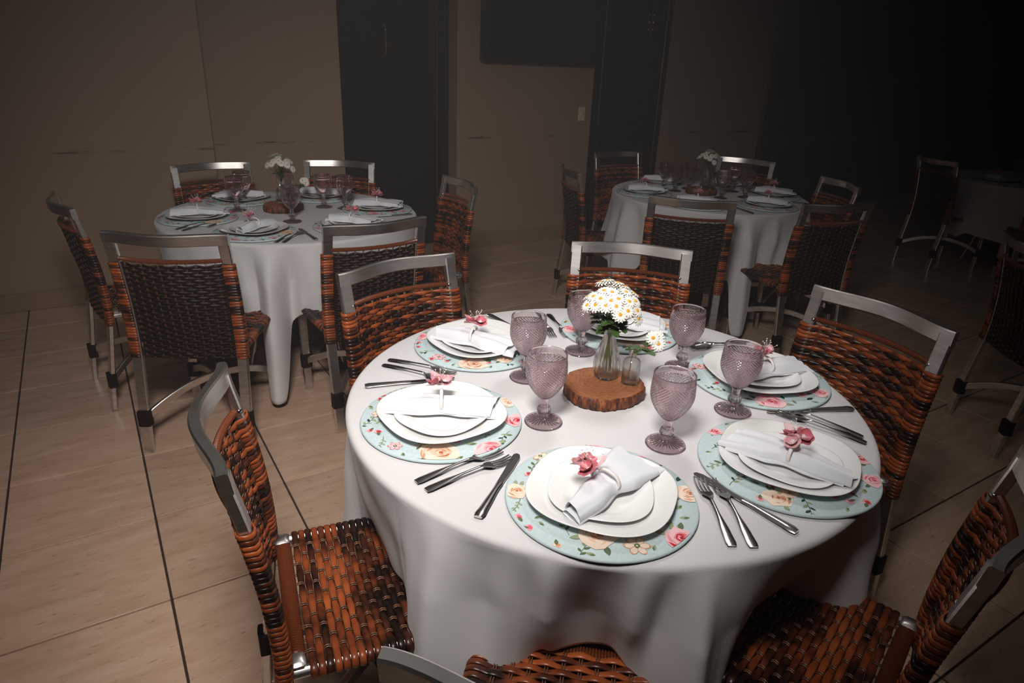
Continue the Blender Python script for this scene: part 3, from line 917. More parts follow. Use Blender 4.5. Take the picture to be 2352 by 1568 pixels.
def print_mesh(lst, seed):
    rr_ = random.Random(seed); P = Print()
    full = list(lst)
    # the pattern goes on round the rest of the cloth
    tries = 0
    while tries < 260:
        tries += 1
        a = rr_.uniform(0, 6.28); q = .178 * math.sqrt(rr_.uniform(.0, 1)); x, y = q * math.cos(a), q * math.sin(a)
        kind, pal, s_ = rr_.choice([('rose', 'peach', .026), ('rose', 'pink', .024), ('bud', 'red', .012), ('sprig', 'd', .028), ('sprig', 'l', .026), ('leaf', 'l', .02), ('leaf', 'g', .018), ('anem', 'peach', .018), ('bud', 'pink', .012), ('leaf', 'd', .018)])
        if all(math.hypot(x - m_[2], y - m_[3]) > (s_ + m_[4]) * .86 for m_ in full):
            full.append((kind, pal, x, y, s_))
    order = {'sprig': 0, 'leaf': 1, 'bud': 2, 'anem': 3, 'rose': 4}
    for k, pal, x, y, r in sorted(full, key=lambda m_: order[m_[0]]):
        if k == 'sprig':
            P.sprig(x, y, r, pal, rr_)
        elif k == 'leaf':
            P.leafpair(x, y, r, pal, rr_)
        else:
            if k == 'rose':
                for q in range(3):
                    a = rr_.uniform(0, 6.28); P.leaf(x + r * .8 * math.cos(a), y + r * .8 * math.sin(a), r * .75, a, LEAFC['l' if q else 'g'], rr_)
            getattr(P, k)(x, y, r, pal, rr_)
    return P.mb.mesh('floral_print', M['print'], 0, col=True)


mb = MB(); mb.lathe([(.001, 0), (.178, 0), (.1825, .0012), (.184, .003)], 72)
ch_under = mb.mesh('rim_band', M['charger_edge'], 60)
mb = MB(); mb.lathe([(.184, .003), (.1852, .0055), (.1842, .0078), (.1815, CZ), (.001, CZ)], 72)
ch_top = mb.mesh('fabric_cover', M['charger'], 60)
PR = {k: print_mesh(v, i + 40) for i, (k, v) in enumerate(MOTIFS.items())}


def make_charger(c_, z, pr, label, group, rz=0.0):
    t = thing('charger_plate', label, 'charger', (c_[0], c_[1], z), rz, group)
    obj('rim_band', ch_under, t); obj('fabric_cover', ch_top, t); po = obj('floral_print', pr, t); po['kind'] = 'stuff'
    return t


# ------------------------------------------------------------------ plates: rounded squares
def squircle_plate(half, h, n=2.6):
    def rad(t, i):
        return 1 / (abs(math.cos(t)) ** n + abs(math.sin(t)) ** n) ** (1 / n)
    f_ = half
    top = [(.001, .0040), (.50 * f_, .0040), (.60 * f_, .0046), (.66 * f_, .0075), (.74 * f_, h * .55), (.87 * f_, h * .80), (.97 * f_, h * .985), (.99 * f_, h), (1.0 * f_, h * .985)]
    bot = [(.99 * f_, h * .90), (.86 * f_, h * .68), (.74 * f_, h * .40), (.64 * f_, .0018), (.60 * f_, 0), (.56 * f_, 0), (.54 * f_, .0012), (.001, .0012)]
    mb = MB(); mb.lathe(list(reversed(top + bot)), 96, rad)
    return mb


PL_BIG = squircle_plate(.140, .021).mesh('dinner_plate', M['porcelain'], 180)
PL_SM = squircle_plate(.100, .0165).mesh('side_plate', M['porcelain'], 180)


# ------------------------------------------------------------------ napkins and rings
def napkin_mesh(seed, l0=.115, l1=.125, flare=1.0):
    rr_ = random.Random(seed); mb = MB()
    ph = [rr_.uniform(0, 6.28) for _ in range(4)]

    def layer(zoff, wk, hk, sk0, sk1, ext, yoff):
        NX, NF = 34, 36; vs = []
        for i in range(NX + 1):
            s_ = i / NX; x = lerp(-l0 - ext, l1 + ext * 1.5, s_)
            w_ = smooth_pw(x, [(-l0, .021), (-.04, .030), (0, .0265), (.05, .042 * flare), (l1 + .02, .054 * flare)]) * wk
            h_ = smooth_pw(x, [(-l0, .026), (-.03, .034), (0, .030), (.05, .026), (l1 + .02, .011)]) * hk
            for j in range(NF):
                t = 2 * PI * j / NF; cs, sn = math.cos(t), math.sin(t)
                y = w_ * math.copysign(abs(cs) ** .8, cs)
                if sn > 0:
                    z = h_ * sn ** .8 * (1 + .10 * math.sin(3 * t + ph[0] + 9 * x) + .05 * math.sin(7 * t + ph[1] - 20 * x))
                else:
                    z = .002 * sn
                # pleats running out towards the wide end
                k = max(0, min(1, (x - .01) / .09)); z += k * .0028 * math.sin(y / w_ * 7.5 + ph[2]) * (sn > 0)
                skew = (sk0 * (1 - s_) + sk1 * s_) * (y / w_)
                vs.append((x + skew, y + yoff * s_, z + zoff))
        fs = [(i * NF + j, (i + 1) * NF + j, (i + 1) * NF + (j + 1) % NF, i * NF + (j + 1) % NF) for i in range(NX) for j in range(NF)]
        # hollow rolled ends
        for i_end, sg in ((0, 1), (NX, -1)):
            o = len(vs); cx = sum(vs[i_end * NF + j][0] for j in range(NF)) / NF; cz = sum(vs[i_end * NF + j][2] for j in range(NF)) / NF
            for j in range(NF):
                x, y, z = vs[i_end * NF + j]; vs.append((x + sg * .018, y * .84, (z - cz) * .72 + cz))
            for j in range(NF):
                a, b_ = i_end * NF + j, i_end * NF + (j + 1) % NF; c_, d_ = o + j, o + (j + 1) % NF
                fs.append((a, b_, d_, c_) if sg > 0 else (b_, a, c_, d_))
            vs.append((cx + sg * .03, 0, cz)); q = len(vs) - 1
            for j in range(NF):
                fs.append((o + j, o + (j + 1) % NF, q) if sg > 0 else (o + (j + 1) % NF, o + j, q))
        mb.add(vs, fs)
    layer(.0045, 1.0, .90, .008 * rr_.choice((-1, 1)), .015 * rr_.choice((-1, 1)), 0, 0)
    layer(0.0, 1.07, .40, .008, -.008, .003, rr_.uniform(-.004, .004))
    return mb.mesh('napkin', M['napkin'], 55)


NAPS = [napkin_mesh(k, flare=(1.15, .9, 1.0)[k % 3]) for k in range(3)]
mb = MB(); vs = []
NA, NB_ = 28, 8
for i in range(NA):
    t = 2 * PI * i / NA; ry, rz_ = .0295, .0215
    for j in range(NB_):
        q = 2 * PI * j / NB_; k = .0026
        vs.append((.0042 * math.cos(q), (ry + k * math.sin(q)) * math.cos(t), .0205 + (rz_ + k * math.sin(q)) * math.sin(t)))
mb.add(vs, [(i * NB_ + j, i * NB_ + (j + 1) % NB_, ((i + 1) % NA) * NB_ + (j + 1) % NB_, ((i + 1) % NA) * NB_ + j) for i in range(NA) for j in range(NB_)])
RING = mb.mesh('band', M['ringband'], 180)


def petal_mesh(L, W, cup, curl, mat, name='petal'):
    mb = MB(); nu, nv = 7, 6; vs = []
    for i in range(nu + 1):
        u = i / nu; w_ = W * (.30 + .70 * math.sin(PI * min(1, .10 + .62 * u)))
        for j in range(nv + 1):
            v = -1 + 2 * j / nv
            tip = 1 - .34 * v * v * u
            vs.append((L * u * tip, w_ * v * .5, cup * L * u ** 1.4 * tip + .16 * W * v * v * (1 - .5 * u) + curl * max(0, u - .65) * L * 1.4))
    mb.add(vs, [(i * (nv + 1) + j, (i + 1) * (nv + 1) + j, (i + 1) * (nv + 1) + j + 1, i * (nv + 1) + j + 1) for i in range(nu) for j in range(nv)])
    return mb.mesh(name, mat, 180)


PET = [petal_mesh(.0215, .024, .42, -.30, M['satin']), petal_mesh(.0150, .019, .95, -.10, M['satin']), petal_mesh(.0180, .022, .55, -.25, M['satin_pale']), petal_mesh(.0125, .016, 1.2, -.10, M['satin_pale'])]
ORG = petal_mesh(.040, .026, .25, .1, M['organza'], 'organza_leaf')
mb = MB(); rr0 = random.Random(3)
for k in range(9):
    a = k * 2.4; q = .0044 * math.sqrt(k / 9); mb.ball((q * math.cos(a), q * math.sin(a), .005 - .0016 * k / 9), .0018, 7, 5)
PEARLC = mb.mesh('flower', M['pearl'], 180)
mb = MB()
for k in range(9):
    a = rr0.uniform(0, 6.28); e_ = rr0.uniform(.5, 1.35); L = rr0.uniform(.028, .042)
    d = Vector((math.cos(a) * math.cos(e_), math.sin(a) * math.cos(e_), math.sin(e_))); p0 = Vector((0, 0, .004)); p1 = d * L
    mb.tube([p0, p0.lerp(p1, .5) + Vector((0, 0, .003)), p1], .00028, 4); mb.ball(p1, .0017, 7, 5)
SPRAY = mb.mesh('pearl_spray', M['pearl'], 180)


def flower(parent, mw, pale, petals=True):
    f_ = obj('flower', PEARLC, parent, mw=mw)
    a, b_ = (PET[2], PET[3]) if pale else (PET[0], PET[1])
    for k in range(6):
        obj('petal', a, f_, rot=(0, 0, k * PI / 3))
    for k in range(5):
        obj('petal', b_, f_, loc=(0, 0, .0015), rot=(0, 0, .5 + k * 2 * PI / 5))
    return f_


def make_ring(c_, z, ang, lab, group, lean=(0, 0), var=0, spray=True):
    t = thing('napkin_ring', lab, 'napkin ring', (c_[0], c_[1], z), ang, group)
    obj('band', RING, t)
    lx, ly = lean
    pos = [((.010 + lx, .010 + ly, .049), (.35, .25), var % 2 == 1), ((-.012 + lx, -.008 + ly, .050), (-.5, -.35), False), ((-.002 + lx, .020 + ly, .046), (-.75, .2), True)]
    if var == 2:
        pos = pos[:2]
    for (x, y, zz_), (rx, ry), pale in pos:
        flower(t, Matrix.Translation((x, y, zz_)) @ Matrix.Rotation(rx, 4, 'X') @ Matrix.Rotation(ry, 4, 'Y') @ Matrix.Rotation(x * 90, 4, 'Z'), pale)
    for k, (a, tl) in enumerate(((2.6, .25), (-.5, .15), (1.2, .35))):
        obj('organza_leaf', ORG, t, mw=Matrix.Translation((lx, ly, .046)) @ Matrix.Rotation(a + var, 4, 'Z') @ Matrix.Rotation(-tl, 4, 'Y'))
    if spray:
        obj('pearl_spray', SPRAY, t, (lx, ly, .050))
    return t


# ------------------------------------------------------------------ cutlery
def fork_mesh():
    mb = MB(); pth = []; L = .205
    # handle
    for i in range(15):
        s_ = i / 14; y = -L / 2 + s_ * .130; z = .0035 + .0055 * math.sin(PI * min(1, s_ * .55)) + .004 * s_
        w_ = smooth_pw(s_, [(0, .0082), (.06, .0098), (.25, .0085), (.7, .0036), (1, .0034)])
        pth.append((y, z, w_))
    secs = []
    for y, z, w_ in pth:
        secs.append([(-w_, y, z), (-w_ * .7, y, z + .0012), (0, y, z + .0018), (w_ * .7, y, z + .0012), (w_, y, z), (0, y, z - .0012)])
    # shoulder
    for y, z, w_ in [(.032, .0105, .0050), (.040, .0095, .0105), (.048, .0075, .0125), (.056, .0060, .0126)]:
        secs.append([(-w_, y, z + .0008), (-w_ * .6, y, z), (0, y, z - .0004), (w_ * .6, y, z), (w_, y, z + .0008), (0, y, z - .0020)])
    vs = [p_ for s_ in secs for p_ in s_]; n = len(secs)
    fs = [(i * 6 + j, i * 6 + (j + 1) % 6, (i + 1) * 6 + (j + 1) % 6, (i + 1) * 6 + j) for i in range(n - 1) for j in range(6)] + [tuple(reversed(range(6))), tuple((n - 1) * 6 + j for j in range(6))]
    mb.add(vs, fs)
    for k in range(4):
        x = -.0108 + k * .0072
        mb.sweep([Vector((x, .054, .0058)), Vector((x, .068, .0038)), Vector((x, .084, .0040)), Vector((x * .97, .098, .0062)), Vector((x * .95, .1035, .0078))], [(-.0017, -.0007), (.0017, -.0007), (.0014, .0007), (-.0014, .0007)], Vector((1, 0, 0)))
    return mb.mesh('fork', M['steel'], 60)


def knife_meshes():
    mb = MB(); secs = []
    for i in range(13):
        s_ = i / 12; y = -.115 + s_ * .115
        w_ = smooth_pw(s_, [(0, .0085), (.07, .0110), (.3, .0092), (.85, .0066), (1, .0075)]); h = smooth_pw(s_, [(0, .0030), (.1, .0048), (.8, .0042), (1, .003)])
        secs.append([(-w_, y, .005), (-w_ * .7, y, .005 + h * .75), (0, y, .005 + h), (w_ * .7, y, .005 + h * .75), (w_, y, .005), (w_ * .7, y, .005 - h * .75), (0, y, .005 - h), (-w_ * .7, y, .005 - h * .75)])
    n = len(secs); vs = [p_ for s_ in secs for p_ in s_]
    mb.add(vs, [(i * 8 + j, i * 8 + (j + 1) % 8, (i + 1) * 8 + (j + 1) % 8, (i + 1) * 8 + j) for i in range(n - 1) for j in range(8)] + [tuple(reversed(range(8))), tuple((n - 1) * 8 + j for j in range(8))])
    hd = mb.mesh('handle', M['steel'], 60)
    mb = MB(); out = [(-.0065, 0), (-.0068, .03), (-.0080, .075), (-.0095, .098), (-.0085, .110), (-.003, .1155), (.004, .113), (.0088, .100), (.0092, .06), (.0072, .02), (.0065, 0)]
    n = len(out)
    vs = [(x, y, .0038) for x, y in out] + [(x, y, .0058) for x, y in out]
    mb.add(vs, [tuple(reversed(range(n))), tuple(range(n, 2 * n))] + [(i, (i + 1) % n, n + (i + 1) % n, n + i) for i in range(n)])
    bl = mb.mesh('blade', M['steel'], 40)
    return hd, bl


FORK = fork_mesh(); KH, KBL = knife_meshes()


def place_cut(kind, x0, y0, x1, y1, z, label, group):
    """handle end (x0, y0) towards the tip (x1, y1)"""
    d = math.atan2(y1 - y0, x1 - x0); L = math.hypot(x1 - x0, y1 - y0)
    hl = .1025 if kind == 'fork' else .115
    cx, cy_ = x0 + hl * math.cos(d), y0 + hl * math.sin(d)
    if kind == 'fork':
        o = obj('fork', FORK, None, (cx, cy_, z), (0, 0, d - PI / 2)); tag(o, label, 'fork', group)
    else:
        o = thing('table_knife', label, 'knife', (cx, cy_, z), d - PI / 2, group); obj('handle', KH, o); obj('blade', KBL, o)
    return o


# ------------------------------------------------------------------ goblets
def goblet_mesh(hi=True):
    mb = MB(); n = 240 if hi else 64
    out = []   # (r, z, kind)
    for r, z in [(.010, .0030), (.030, .0016), (.0405, 0.0), (.0440, .0008), (.0448, .0028), (.0438, .0044)]:
        out.append((r, z, ''))
    for i in range(9):
        t = i / 8; out.append((lerp(.0415, .0125, t), .0050 + .0060 * t ** 2.2, 'ray'))
    for r, z in [(.0098, .0145), (.0086, .0190), (.0088, .0230), (.0125, .0255), (.0150, .0290), (.0160, .0340), (.0150, .0390), (.0128, .0425), (.0098, .0440), (.0090, .0490), (.0092, .0580), (.0100, .0640), (.0135, .0672)]:
        out.append((r, z, 'knob' if .026 < z < .043 else 'oct'))
    for i in range(99 if hi else 16):
        t = i / (98 if hi else 15); z = lerp(.0685, .1540, t)
        r = smooth_pw(t, [(0, .0165), (.12, .0265), (.35, .0400), (.62, .0465), (.85, .0472), (1, .0462)])
        r = .0165 + (.0472 - .0165) * math.sin(min(1, t / .72) * PI / 2) ** .92 - (.0012 * max(0, (t - .72) / .28) ** 2)
        out.append((r, z, 'dia'))
    for r, z in [(.0466, .1548), (.0468, .1562), (.0460, .1580), (.0456, .166), (.0454, .1735), (.0450, .1748), (.0440, .1750), (.0434, .1742)]:
        out.append((r, z, ''))
    for i in range(13):
        t = i / 12; z = lerp(.172, .074, t); tt = max(0, (z - .0685) / .0855)
        r = .0165 + (.0472 - .0165) * math.sin(min(1, tt / .72) * PI / 2) ** .92 - .0046 if z < .154 else .0425
        out.append((max(.0012, r), z, ''))
    out.append((.001, .0725, ''))
    prof_ = [(r, z) for r, z, k in out]; kinds = [k for r, z, k in out]

    def rad(t, i):
        k = kinds[i]; r, z = prof_[i]
        if k == 'dia':
            q = (z - .0685) / .0855 * 25; a = t * 36 / PI
            u = (a + q) % 2; v = (a - q) % 2
            hgt = (1 - abs(u - 1)) + (1 - abs(v - 1)) - 1
            fade = min(1, (z - .0685) / .006)
            return 1 + (.0320 if hi else .010) * hgt * fade * (.046 / max(r, .02)) * .8
        if k == 'ray':
            return 1.0
        if k == 'knob':
            return 1 + .06 * math.cos(12 * t)
        if k == 'oct':
            return 1 + .05 * math.cos(8 * t)
        return 1.0

    def rz(t, i):
        if kinds[i] == 'ray':
            return .0013 * (abs(math.sin(12 * t)) ** 1.5 - .5) * min(1, (.043 - prof_[i][0]) / .006)
        return 0
    mb.lathe(prof_, n, rad, rz=rz)
    return mb.mesh('goblet', M['pinkglass'], 14 if hi else 60)


GOB = goblet_mesh(True); GOBF = goblet_mesh(False)


def goblet(x, y, z, label, group, hi=True, rz=0):
    return tag(obj('goblet', GOB if hi else GOBF, None, (x, y, z), (0, 0, rz)), label, 'glass', group)


# ------------------------------------------------------------------ wood slice, vase, bottle, daisies
def slice_thing(c_, z, label, rz):
    t = thing('wood_slice', label, 'wood slice', (c_[0], c_[1], z), rz, 'wood slices under the vases')
    rr_ = random.Random(9); ph = [rr_.uniform(0, 6.28) for _ in range(5)]

    def rad(tt, i):
        return 1 + .05 * math.cos(2 * tt + .6) + .03 * math.sin(3 * tt + ph[0]) + .012 * math.sin(9 * tt + ph[1]) + (.012 * math.sin(23 * tt + ph[2] + i) + .010 * math.sin(41 * tt + ph[3] - i * .7) if 0 < i < 6 else 0)
    mb = MB(); mb.lathe([(.093, .0005), (.0975, .004), (.0985, .012), (.0985, .022), (.0975, .030), (.0955, .0335)], 128, rad); obj('bark', mb.mesh('bark', M['bark'], 60), t)
    mb = MB(); mb.lathe([(.0958, .0332), (.0935, .0348), (.06, .035), (.001, .035)], 128, lambda tt, i: rad(tt, 0)); obj('sawn_face', mb.mesh('sawn_face', M['slice_top'], 60), t)
    return t


def vase_mesh():
    o = [(.001, .0035), (.020, .0015), (.0255, 0), (.0275, .002), (.0285, .006), (.0330, .022), (.0340, .036), (.0315, .055), (.0255, .078), (.0185, .098), (.0142, .113), (.0130, .122), (.0140, .131), (.0165, .139), (.0170, .1405)]
    i_ = [(.0158, .1405), (.0128, .131), (.0117, .122), (.0128, .113), (.0170, .098), (.0240, .078), (.0300, .055), (.0325, .036), (.0315, .022), (.0265, .008), (.020, .0062), (.001, .0062)]
    mb = MB(); mb.lathe(o + i_, 96, lambda t, i: 1 + (.04 * math.cos(16 * t) if 3 < i < 11 else 0))
    return mb.mesh('vase', M['clearglass'], 60)


def bottle_mesh():
    o = [(.001, .003), (.018, .001), (.0205, 0), (.0222, .002), (.0224, .006), (.0224, .055), (.0205, .0625), (.0150, .068), (.0100, .071), (.0092, .075), (.0092, .084), (.0112, .086), (.0115, .089), (.0105, .0905)]
    i_ = [(.0085, .0905), (.0080, .085), (.0080, .074), (.0125, .0685), (.0185, .062), (.0205, .055), (.0205, .008), (.018, .0055), (.001, .0055)]
    mb = MB(); mb.lathe(o + i_, 48); return mb.mesh('bottle', M['clearglass'], 60)


VASE = vase_mesh(); BOT = bottle_mesh()
mb = MB()
for ly in range(2):
    for k in range(13):
        a = 2 * PI * k / 13 + ly * .24; L = .0165 - ly * .0014; W = .0056; tl = .16 + ly * .22; n = 4; vs = []
        for i in range(n + 1):
            u = i / n; w_ = W * (math.sin(PI * (.12 + .74 * u)) ** .8) * .5; r = .0028 + L * u; z = tl * r - .35 * r * r / .016 + .0006 * ly
            for v in (-1, 0, 1):
                x, y = r, w_ * v; vs.append((x * math.cos(a) - y * math.sin(a), x * math.sin(a) + y * math.cos(a), z + (0 if v == 0 else .0005)))
        mb.add(vs, [(i * 3 + j, (i + 1) * 3 + j, (i + 1) * 3 + j + 1, i * 3 + j + 1) for i in range(n) for j in range(2)])
DPET = mb.mesh('petals', M['petal_white'], 60)
mb = MB(); mb.lathe([(.0048, -.0005), (.0053, .0010), (.0044, .0028), (.0020, .0037), (.0002, .0039)], 14)
for k in range(20):
    a = k * 2.4; q = .0040 * math.sqrt(k / 20); mb.ball((q * math.cos(a), q * math.sin(a), .0034 - .10 * q), .0006, 5, 4)
DCEN = mb.mesh('flower_center', M['daisy_yellow'], 60)


def lobed_leaf(L=.034):
    mb = MB(); side = [(0, .002), (.10, .10), (.22, .30), (.30, .16), (.42, .40), (.52, .20), (.64, .36), (.74, .18), (.86, .20), (1, 0)]
    vs = []
    for u, w_ in side:
        zc = -.10 * u * u * L
        vs += [(u * L, w_ * L, zc + .05 * L * w_ * 4), (u * L, 0, zc), (u * L, -w_ * L, zc + .05 * L * w_ * 4)]
    n = len(side)
    mb.add(vs, [(i * 3 + j, (i + 1) * 3 + j, (i + 1) * 3 + j + 1, i * 3 + j + 1) for i in range(n - 1) for j in range(2)])
    return mb.mesh('leaf', M['leaf_green'], 60)


LEAF = lobed_leaf()


def daisy(pos, nrm, mouth, foot, label, group, leaves=0, rr_=random):
    pos = Vector(pos); nrm = Vector(nrm).normalized()
    q = nrm.to_track_quat('Z', 'Y') @ Matrix.Rotation(rr_.uniform(0, 6.28), 3, 'Z').to_quaternion()
    mw = Matrix.Translation(pos) @ q.to_matrix().to_4x4()
    t = thing('daisy', label, 'daisy', (0, 0, 0), 0, group); t.matrix_basis = mw
    obj('petals', DPET, t); obj('flower_center', DCEN, t)
    mouth = Vector(mouth); foot = Vector(foot); inv = mw.inverted(); pth = []
    p0 = pos - nrm * .001; p1 = pos - nrm * .02 + Vector((0, 0, -.012))
    ctl = [p0, p1, p1.lerp(mouth, .6), mouth, mouth.lerp(foot, .5), foot]
    for a, b_ in zip(ctl, ctl[1:]):
        for k in range(3):
            pth.append(inv @ a.lerp(b_, k / 3))
    pth.append(inv @ foot)
    mb = MB(); mb.tube(pth, .0011, 5); st = obj('stem', mb.mesh('stem', M['stem_green'], 180), t)
    for k in range(leaves):
        bp = p1.lerp(mouth, rr_.uniform(.25, .85)); ra = rr_.uniform(0, 6.28); out = Vector((math.cos(ra), math.sin(ra), rr_.uniform(-.35, .25)))
        lq = out.to_track_quat('X', 'Z'); lm = Matrix.Translation(bp) @ lq.to_matrix().to_4x4() @ Matrix.Scale(rr_.uniform(.9, 1.4), 4)
        obj('leaf', LEAF, t, mw=inv @ lm)
    return t


DAISY = [[1.0589, 1.2138, 1.0309], [1.031, 1.174, 1.0289], [1.0003, 1.2045, 1.0134], [1.0018, 1.1791, 1.0153], [1.0146, 1.1561, 1.0156], [1.0317, 1.15, 1.0194], [1.0559, 1.1383, 1.0131], [0.9883, 1.1797, 1.0015], [1.0007, 1.157, 1.0056], [1.0182, 1.1401, 1.0057], [1.0419, 1.1242, 0.9961], [1.021, 1.1261, 0.989], [1.043, 1.2289, 1.0362], [1.0726, 1.2041, 1.0378], [1.0669, 1.1655, 1.0271], [1.0984, 1.1723, 1.0178], [1.0788, 1.1421, 1.0094], [1.0717, 1.1249, 0.9921], [1.0128, 1.2403, 1.0014], [0.9838, 1.2053, 0.9933], [1.0227, 1.1947, 1.0279], [1.0544, 1.2214, 1.0421], [1.0722, 1.1177, 0.9739], [1.0828, 1.1924, 1.0312], [1.0656, 1.2073, 1.0292],
         [1.10, 1.215, 1.012], [1.085, 1.238, 1.008], [1.115, 1.19, .992], [1.055, 1.252, 1.004]]
VX, VY, VZ = 1.045, 1.183, ZT + .036


def centrepiece(c_, dx, dy, rot, which, slice_lab, full=True):
    """wood slice, ribbed vase with daisies and small bottle with a sprig; positions turn about the vase"""
    base = Vector((VX, VY, 0)); R_ = Matrix.Rotation(rot, 4, 'Z'); dst = Vector((dx, dy, 0))

    def tr(p_):
        return R_ @ (Vector(p_) - base) + dst
    sc = tr((1.021, 1.160, 0)); slice_thing((sc.x, sc.y), ZT + .0014, slice_lab, rot)
    v = tr((VX, VY, 0)); tag(obj('vase', VASE, None, (v.x, v.y, VZ + .0006)), 'clear ribbed glass vase of daisies on the wood slice of the ' + which, 'vase', 'ribbed glass vases')
    rr_ = random.Random(12)
    for k, p_ in enumerate(DAISY):
        if not full and k % 3 == 2:
            continue
        p_ = tr(p_); ctr = Vector((v.x, v.y, .955)); n = (p_ - ctr).normalized() + Vector((-.10, -.20, .25))
        a = rr_.uniform(0, 6.28); mo = Vector((v.x + .008 * math.cos(a), v.y + .008 * math.sin(a), VZ + .134))
        ft = Vector((v.x - .016 * math.cos(a + .5), v.y - .016 * math.sin(a + .5), VZ + .014 + rr_.uniform(0, .03)))
        daisy(p_, n, mo, ft, 'white daisy with yellow centre in the vase on the ' + which, 'daisies in the vase on the ' + which, 2 if full else 1, rr_)
    b_ = tr((1.078, 1.127, 0)); tag(obj('bottle', BOT, None, (b_.x, b_.y, VZ + .0006)), 'small clear glass bottle beside the vase on the ' + which, 'bottle', 'small glass bottles')
    mo = Vector((b_.x, b_.y, VZ + .088)); ft = Vector((b_.x - .010, b_.y - .004, VZ + .010))
    for k, p_ in enumerate([(1.1445, 1.131, .905), (1.157, 1.128, .904), (1.152, 1.118, .892)]):
        p_ = tr(p_)
        daisy(p_, Vector((-.5, -.6, .5)), mo, ft + Vector((.002 * k, .003 * k, 0)), 'small daisy leaning from the little bottle on the ' + which, 'daisies in the little bottle on the ' + which, 2, rr_)


# ------------------------------------------------------------------ laying the nearest table
ZC = ZT + .0014
ZP = ZC + CZ + .0004
ZP2 = ZP + .0042
ZN = ZP2 + .0135
SET1 = {   # charger centre, plate rot, small plate centre, small rot, napkin ring centre, napkin angle, words
    'front': ((.736, .811), 36, (.731, .808), 48, (.736, .803), 21, 'nearest the camera', (-.022, .026), 0),
    'left': ((.601, 1.228), 3, (.597, 1.219), 21, (.604, 1.236), -27, 'on the left side', (-.004, .022), 1),
    'rear_left': ((.889, 1.575), 6, (.885, 1.568), 20, (.860, 1.552), -49, 'at the rear left', (.0, .016), 2),
    'rear': ((1.346, 1.481), 40, (1.342, 1.475), 20, (1.335, 1.470), -30, 'behind the daisies', (0, .01), 0),
    'right_rear': ((1.458, 1.034), 69, (1.458, 1.032), 60, (1.462, 1.022), -5, 'at the right rear', (0, .004), 1),
    'right_front': ((1.163, .714), 30, (1.152, .702), 18, (1.146, .695), 108, 'at the right front', (.004, -.012), 0)}
for i, (k, (cc, rot, sc, srot, nc, na, words, lean, var)) in enumerate(SET1.items()):
    w_ = words + ' of the nearest table'
    if k == 'front':
        w_ = 'at the setting nearest the camera'
    make_charger(cc, ZC, PR[k], 'pale blue rose-print charger ' + w_, 'flowered chargers')
    tag(obj('dinner_plate', PL_BIG, None, (*cc, ZP), (0, 0, math.radians(rot))), 'large white rounded-square plate ' + w_, 'plate', 'large white plates')
    tag(obj('side_plate', PL_SM, None, (*sc, ZP2), (0, 0, math.radians(srot))), 'smaller white plate stacked on top ' + w_, 'plate', 'smaller white plates')
    tag(obj('napkin', NAPS[i % 3], None, (*nc, ZN), (0, 0, math.radians(na))), 'rolled white napkin ' + w_, 'napkin', 'rolled napkins')
    make_ring(nc, ZN + .003, math.radians(na), 'napkin ring with pink satin flowers ' + w_, 'flowered napkin rings', lean, var)
for x, y, lab in [(.900, 1.332, 'left of the vase, second row'), (.807, 1.113, 'left of the wood slice'), (1.137, 1.407, 'behind the vase, left of the daisies'),
                  (1.323, 1.188, 'behind the small bottle'), (1.253, .940, 'before the right rear plate'), (.992, .902, 'in front of the wood slice, nearest the camera')]:
    goblet(x, y, ZC + .0002, 'pink diamond-cut glass goblet ' + lab + ' on the nearest table' if 'camera' not in lab else 'pink diamond-cut glass goblet ' + lab, 'pink goblets', True, x * 3)
FK = [(0.4459, 1.0273, 0.6664, 1.0475), (0.4515, 0.993, 0.6483, 1.0089), (0.8524, 0.5876, 0.9606, 0.7772), (0.8839, 0.5663, 0.9797, 0.7475), (1.4055, 0.6834, 1.34, 0.879), (1.423, 0.703, 1.3774, 0.867), (0.6192, 1.595, 0.7408, 1.4216), (0.5928, 1.57, 0.6836, 1.4215), (1.6129, 1.2072, 1.471, 1.285), (1.6425, 1.219, 1.463, 1.2631), (1.2248, 1.6989, 1.1703, 1.5296), (1.1956, 1.7152, 1.1299, 1.5464)]
FL = ['upper fork left of the front plate', 'lower fork left of the front plate', 'left fork right of the front plate', 'right fork right of the front plate', 'nearer fork behind the right front plate', 'farther fork behind the right front plate', 'farther fork behind the left plate', 'nearer fork behind the left plate', 'farther fork behind the right rear plate', 'nearer fork behind the right rear plate', 'right fork at the back of the table', 'left fork at the back of the table']
for q, lab in zip(FK, FL):
    place_cut('fork', *q, ZC + .0004, 'steel ' + lab + ', nearest table', 'steel forks')
KN = [(0.4992, 0.8711, 0.6768, 1.0165), (0.9865, 0.5554, 0.9627, 0.7743), (1.531, 0.7996, 1.3183, 0.8953), (0.5039, 1.4684, 0.7384, 1.4022), (1.0403, 1.7784, 1.0609, 1.6), (1.6206, 1.3923, 1.4149, 1.287)]
KL = ['left of the front plate', 'right of the front plate beside two forks', 'below the right rear charger', 'behind the left plate', 'behind the rear left goblet', 'at the far right behind a goblet']
for i, (q, lab) in enumerate(zip(KN, KL)):
    place_cut('knife', *q, ZC + .0004, 'steel table knife ' + lab + ', nearest table', 'steel knives')
centrepiece(T1, VX, VY, 0, 'nearest table', 'round bark-edged wood slice under the vase on the nearest table')

# ------------------------------------------------------------------ the rear tables
far_prints = list(PR.values())


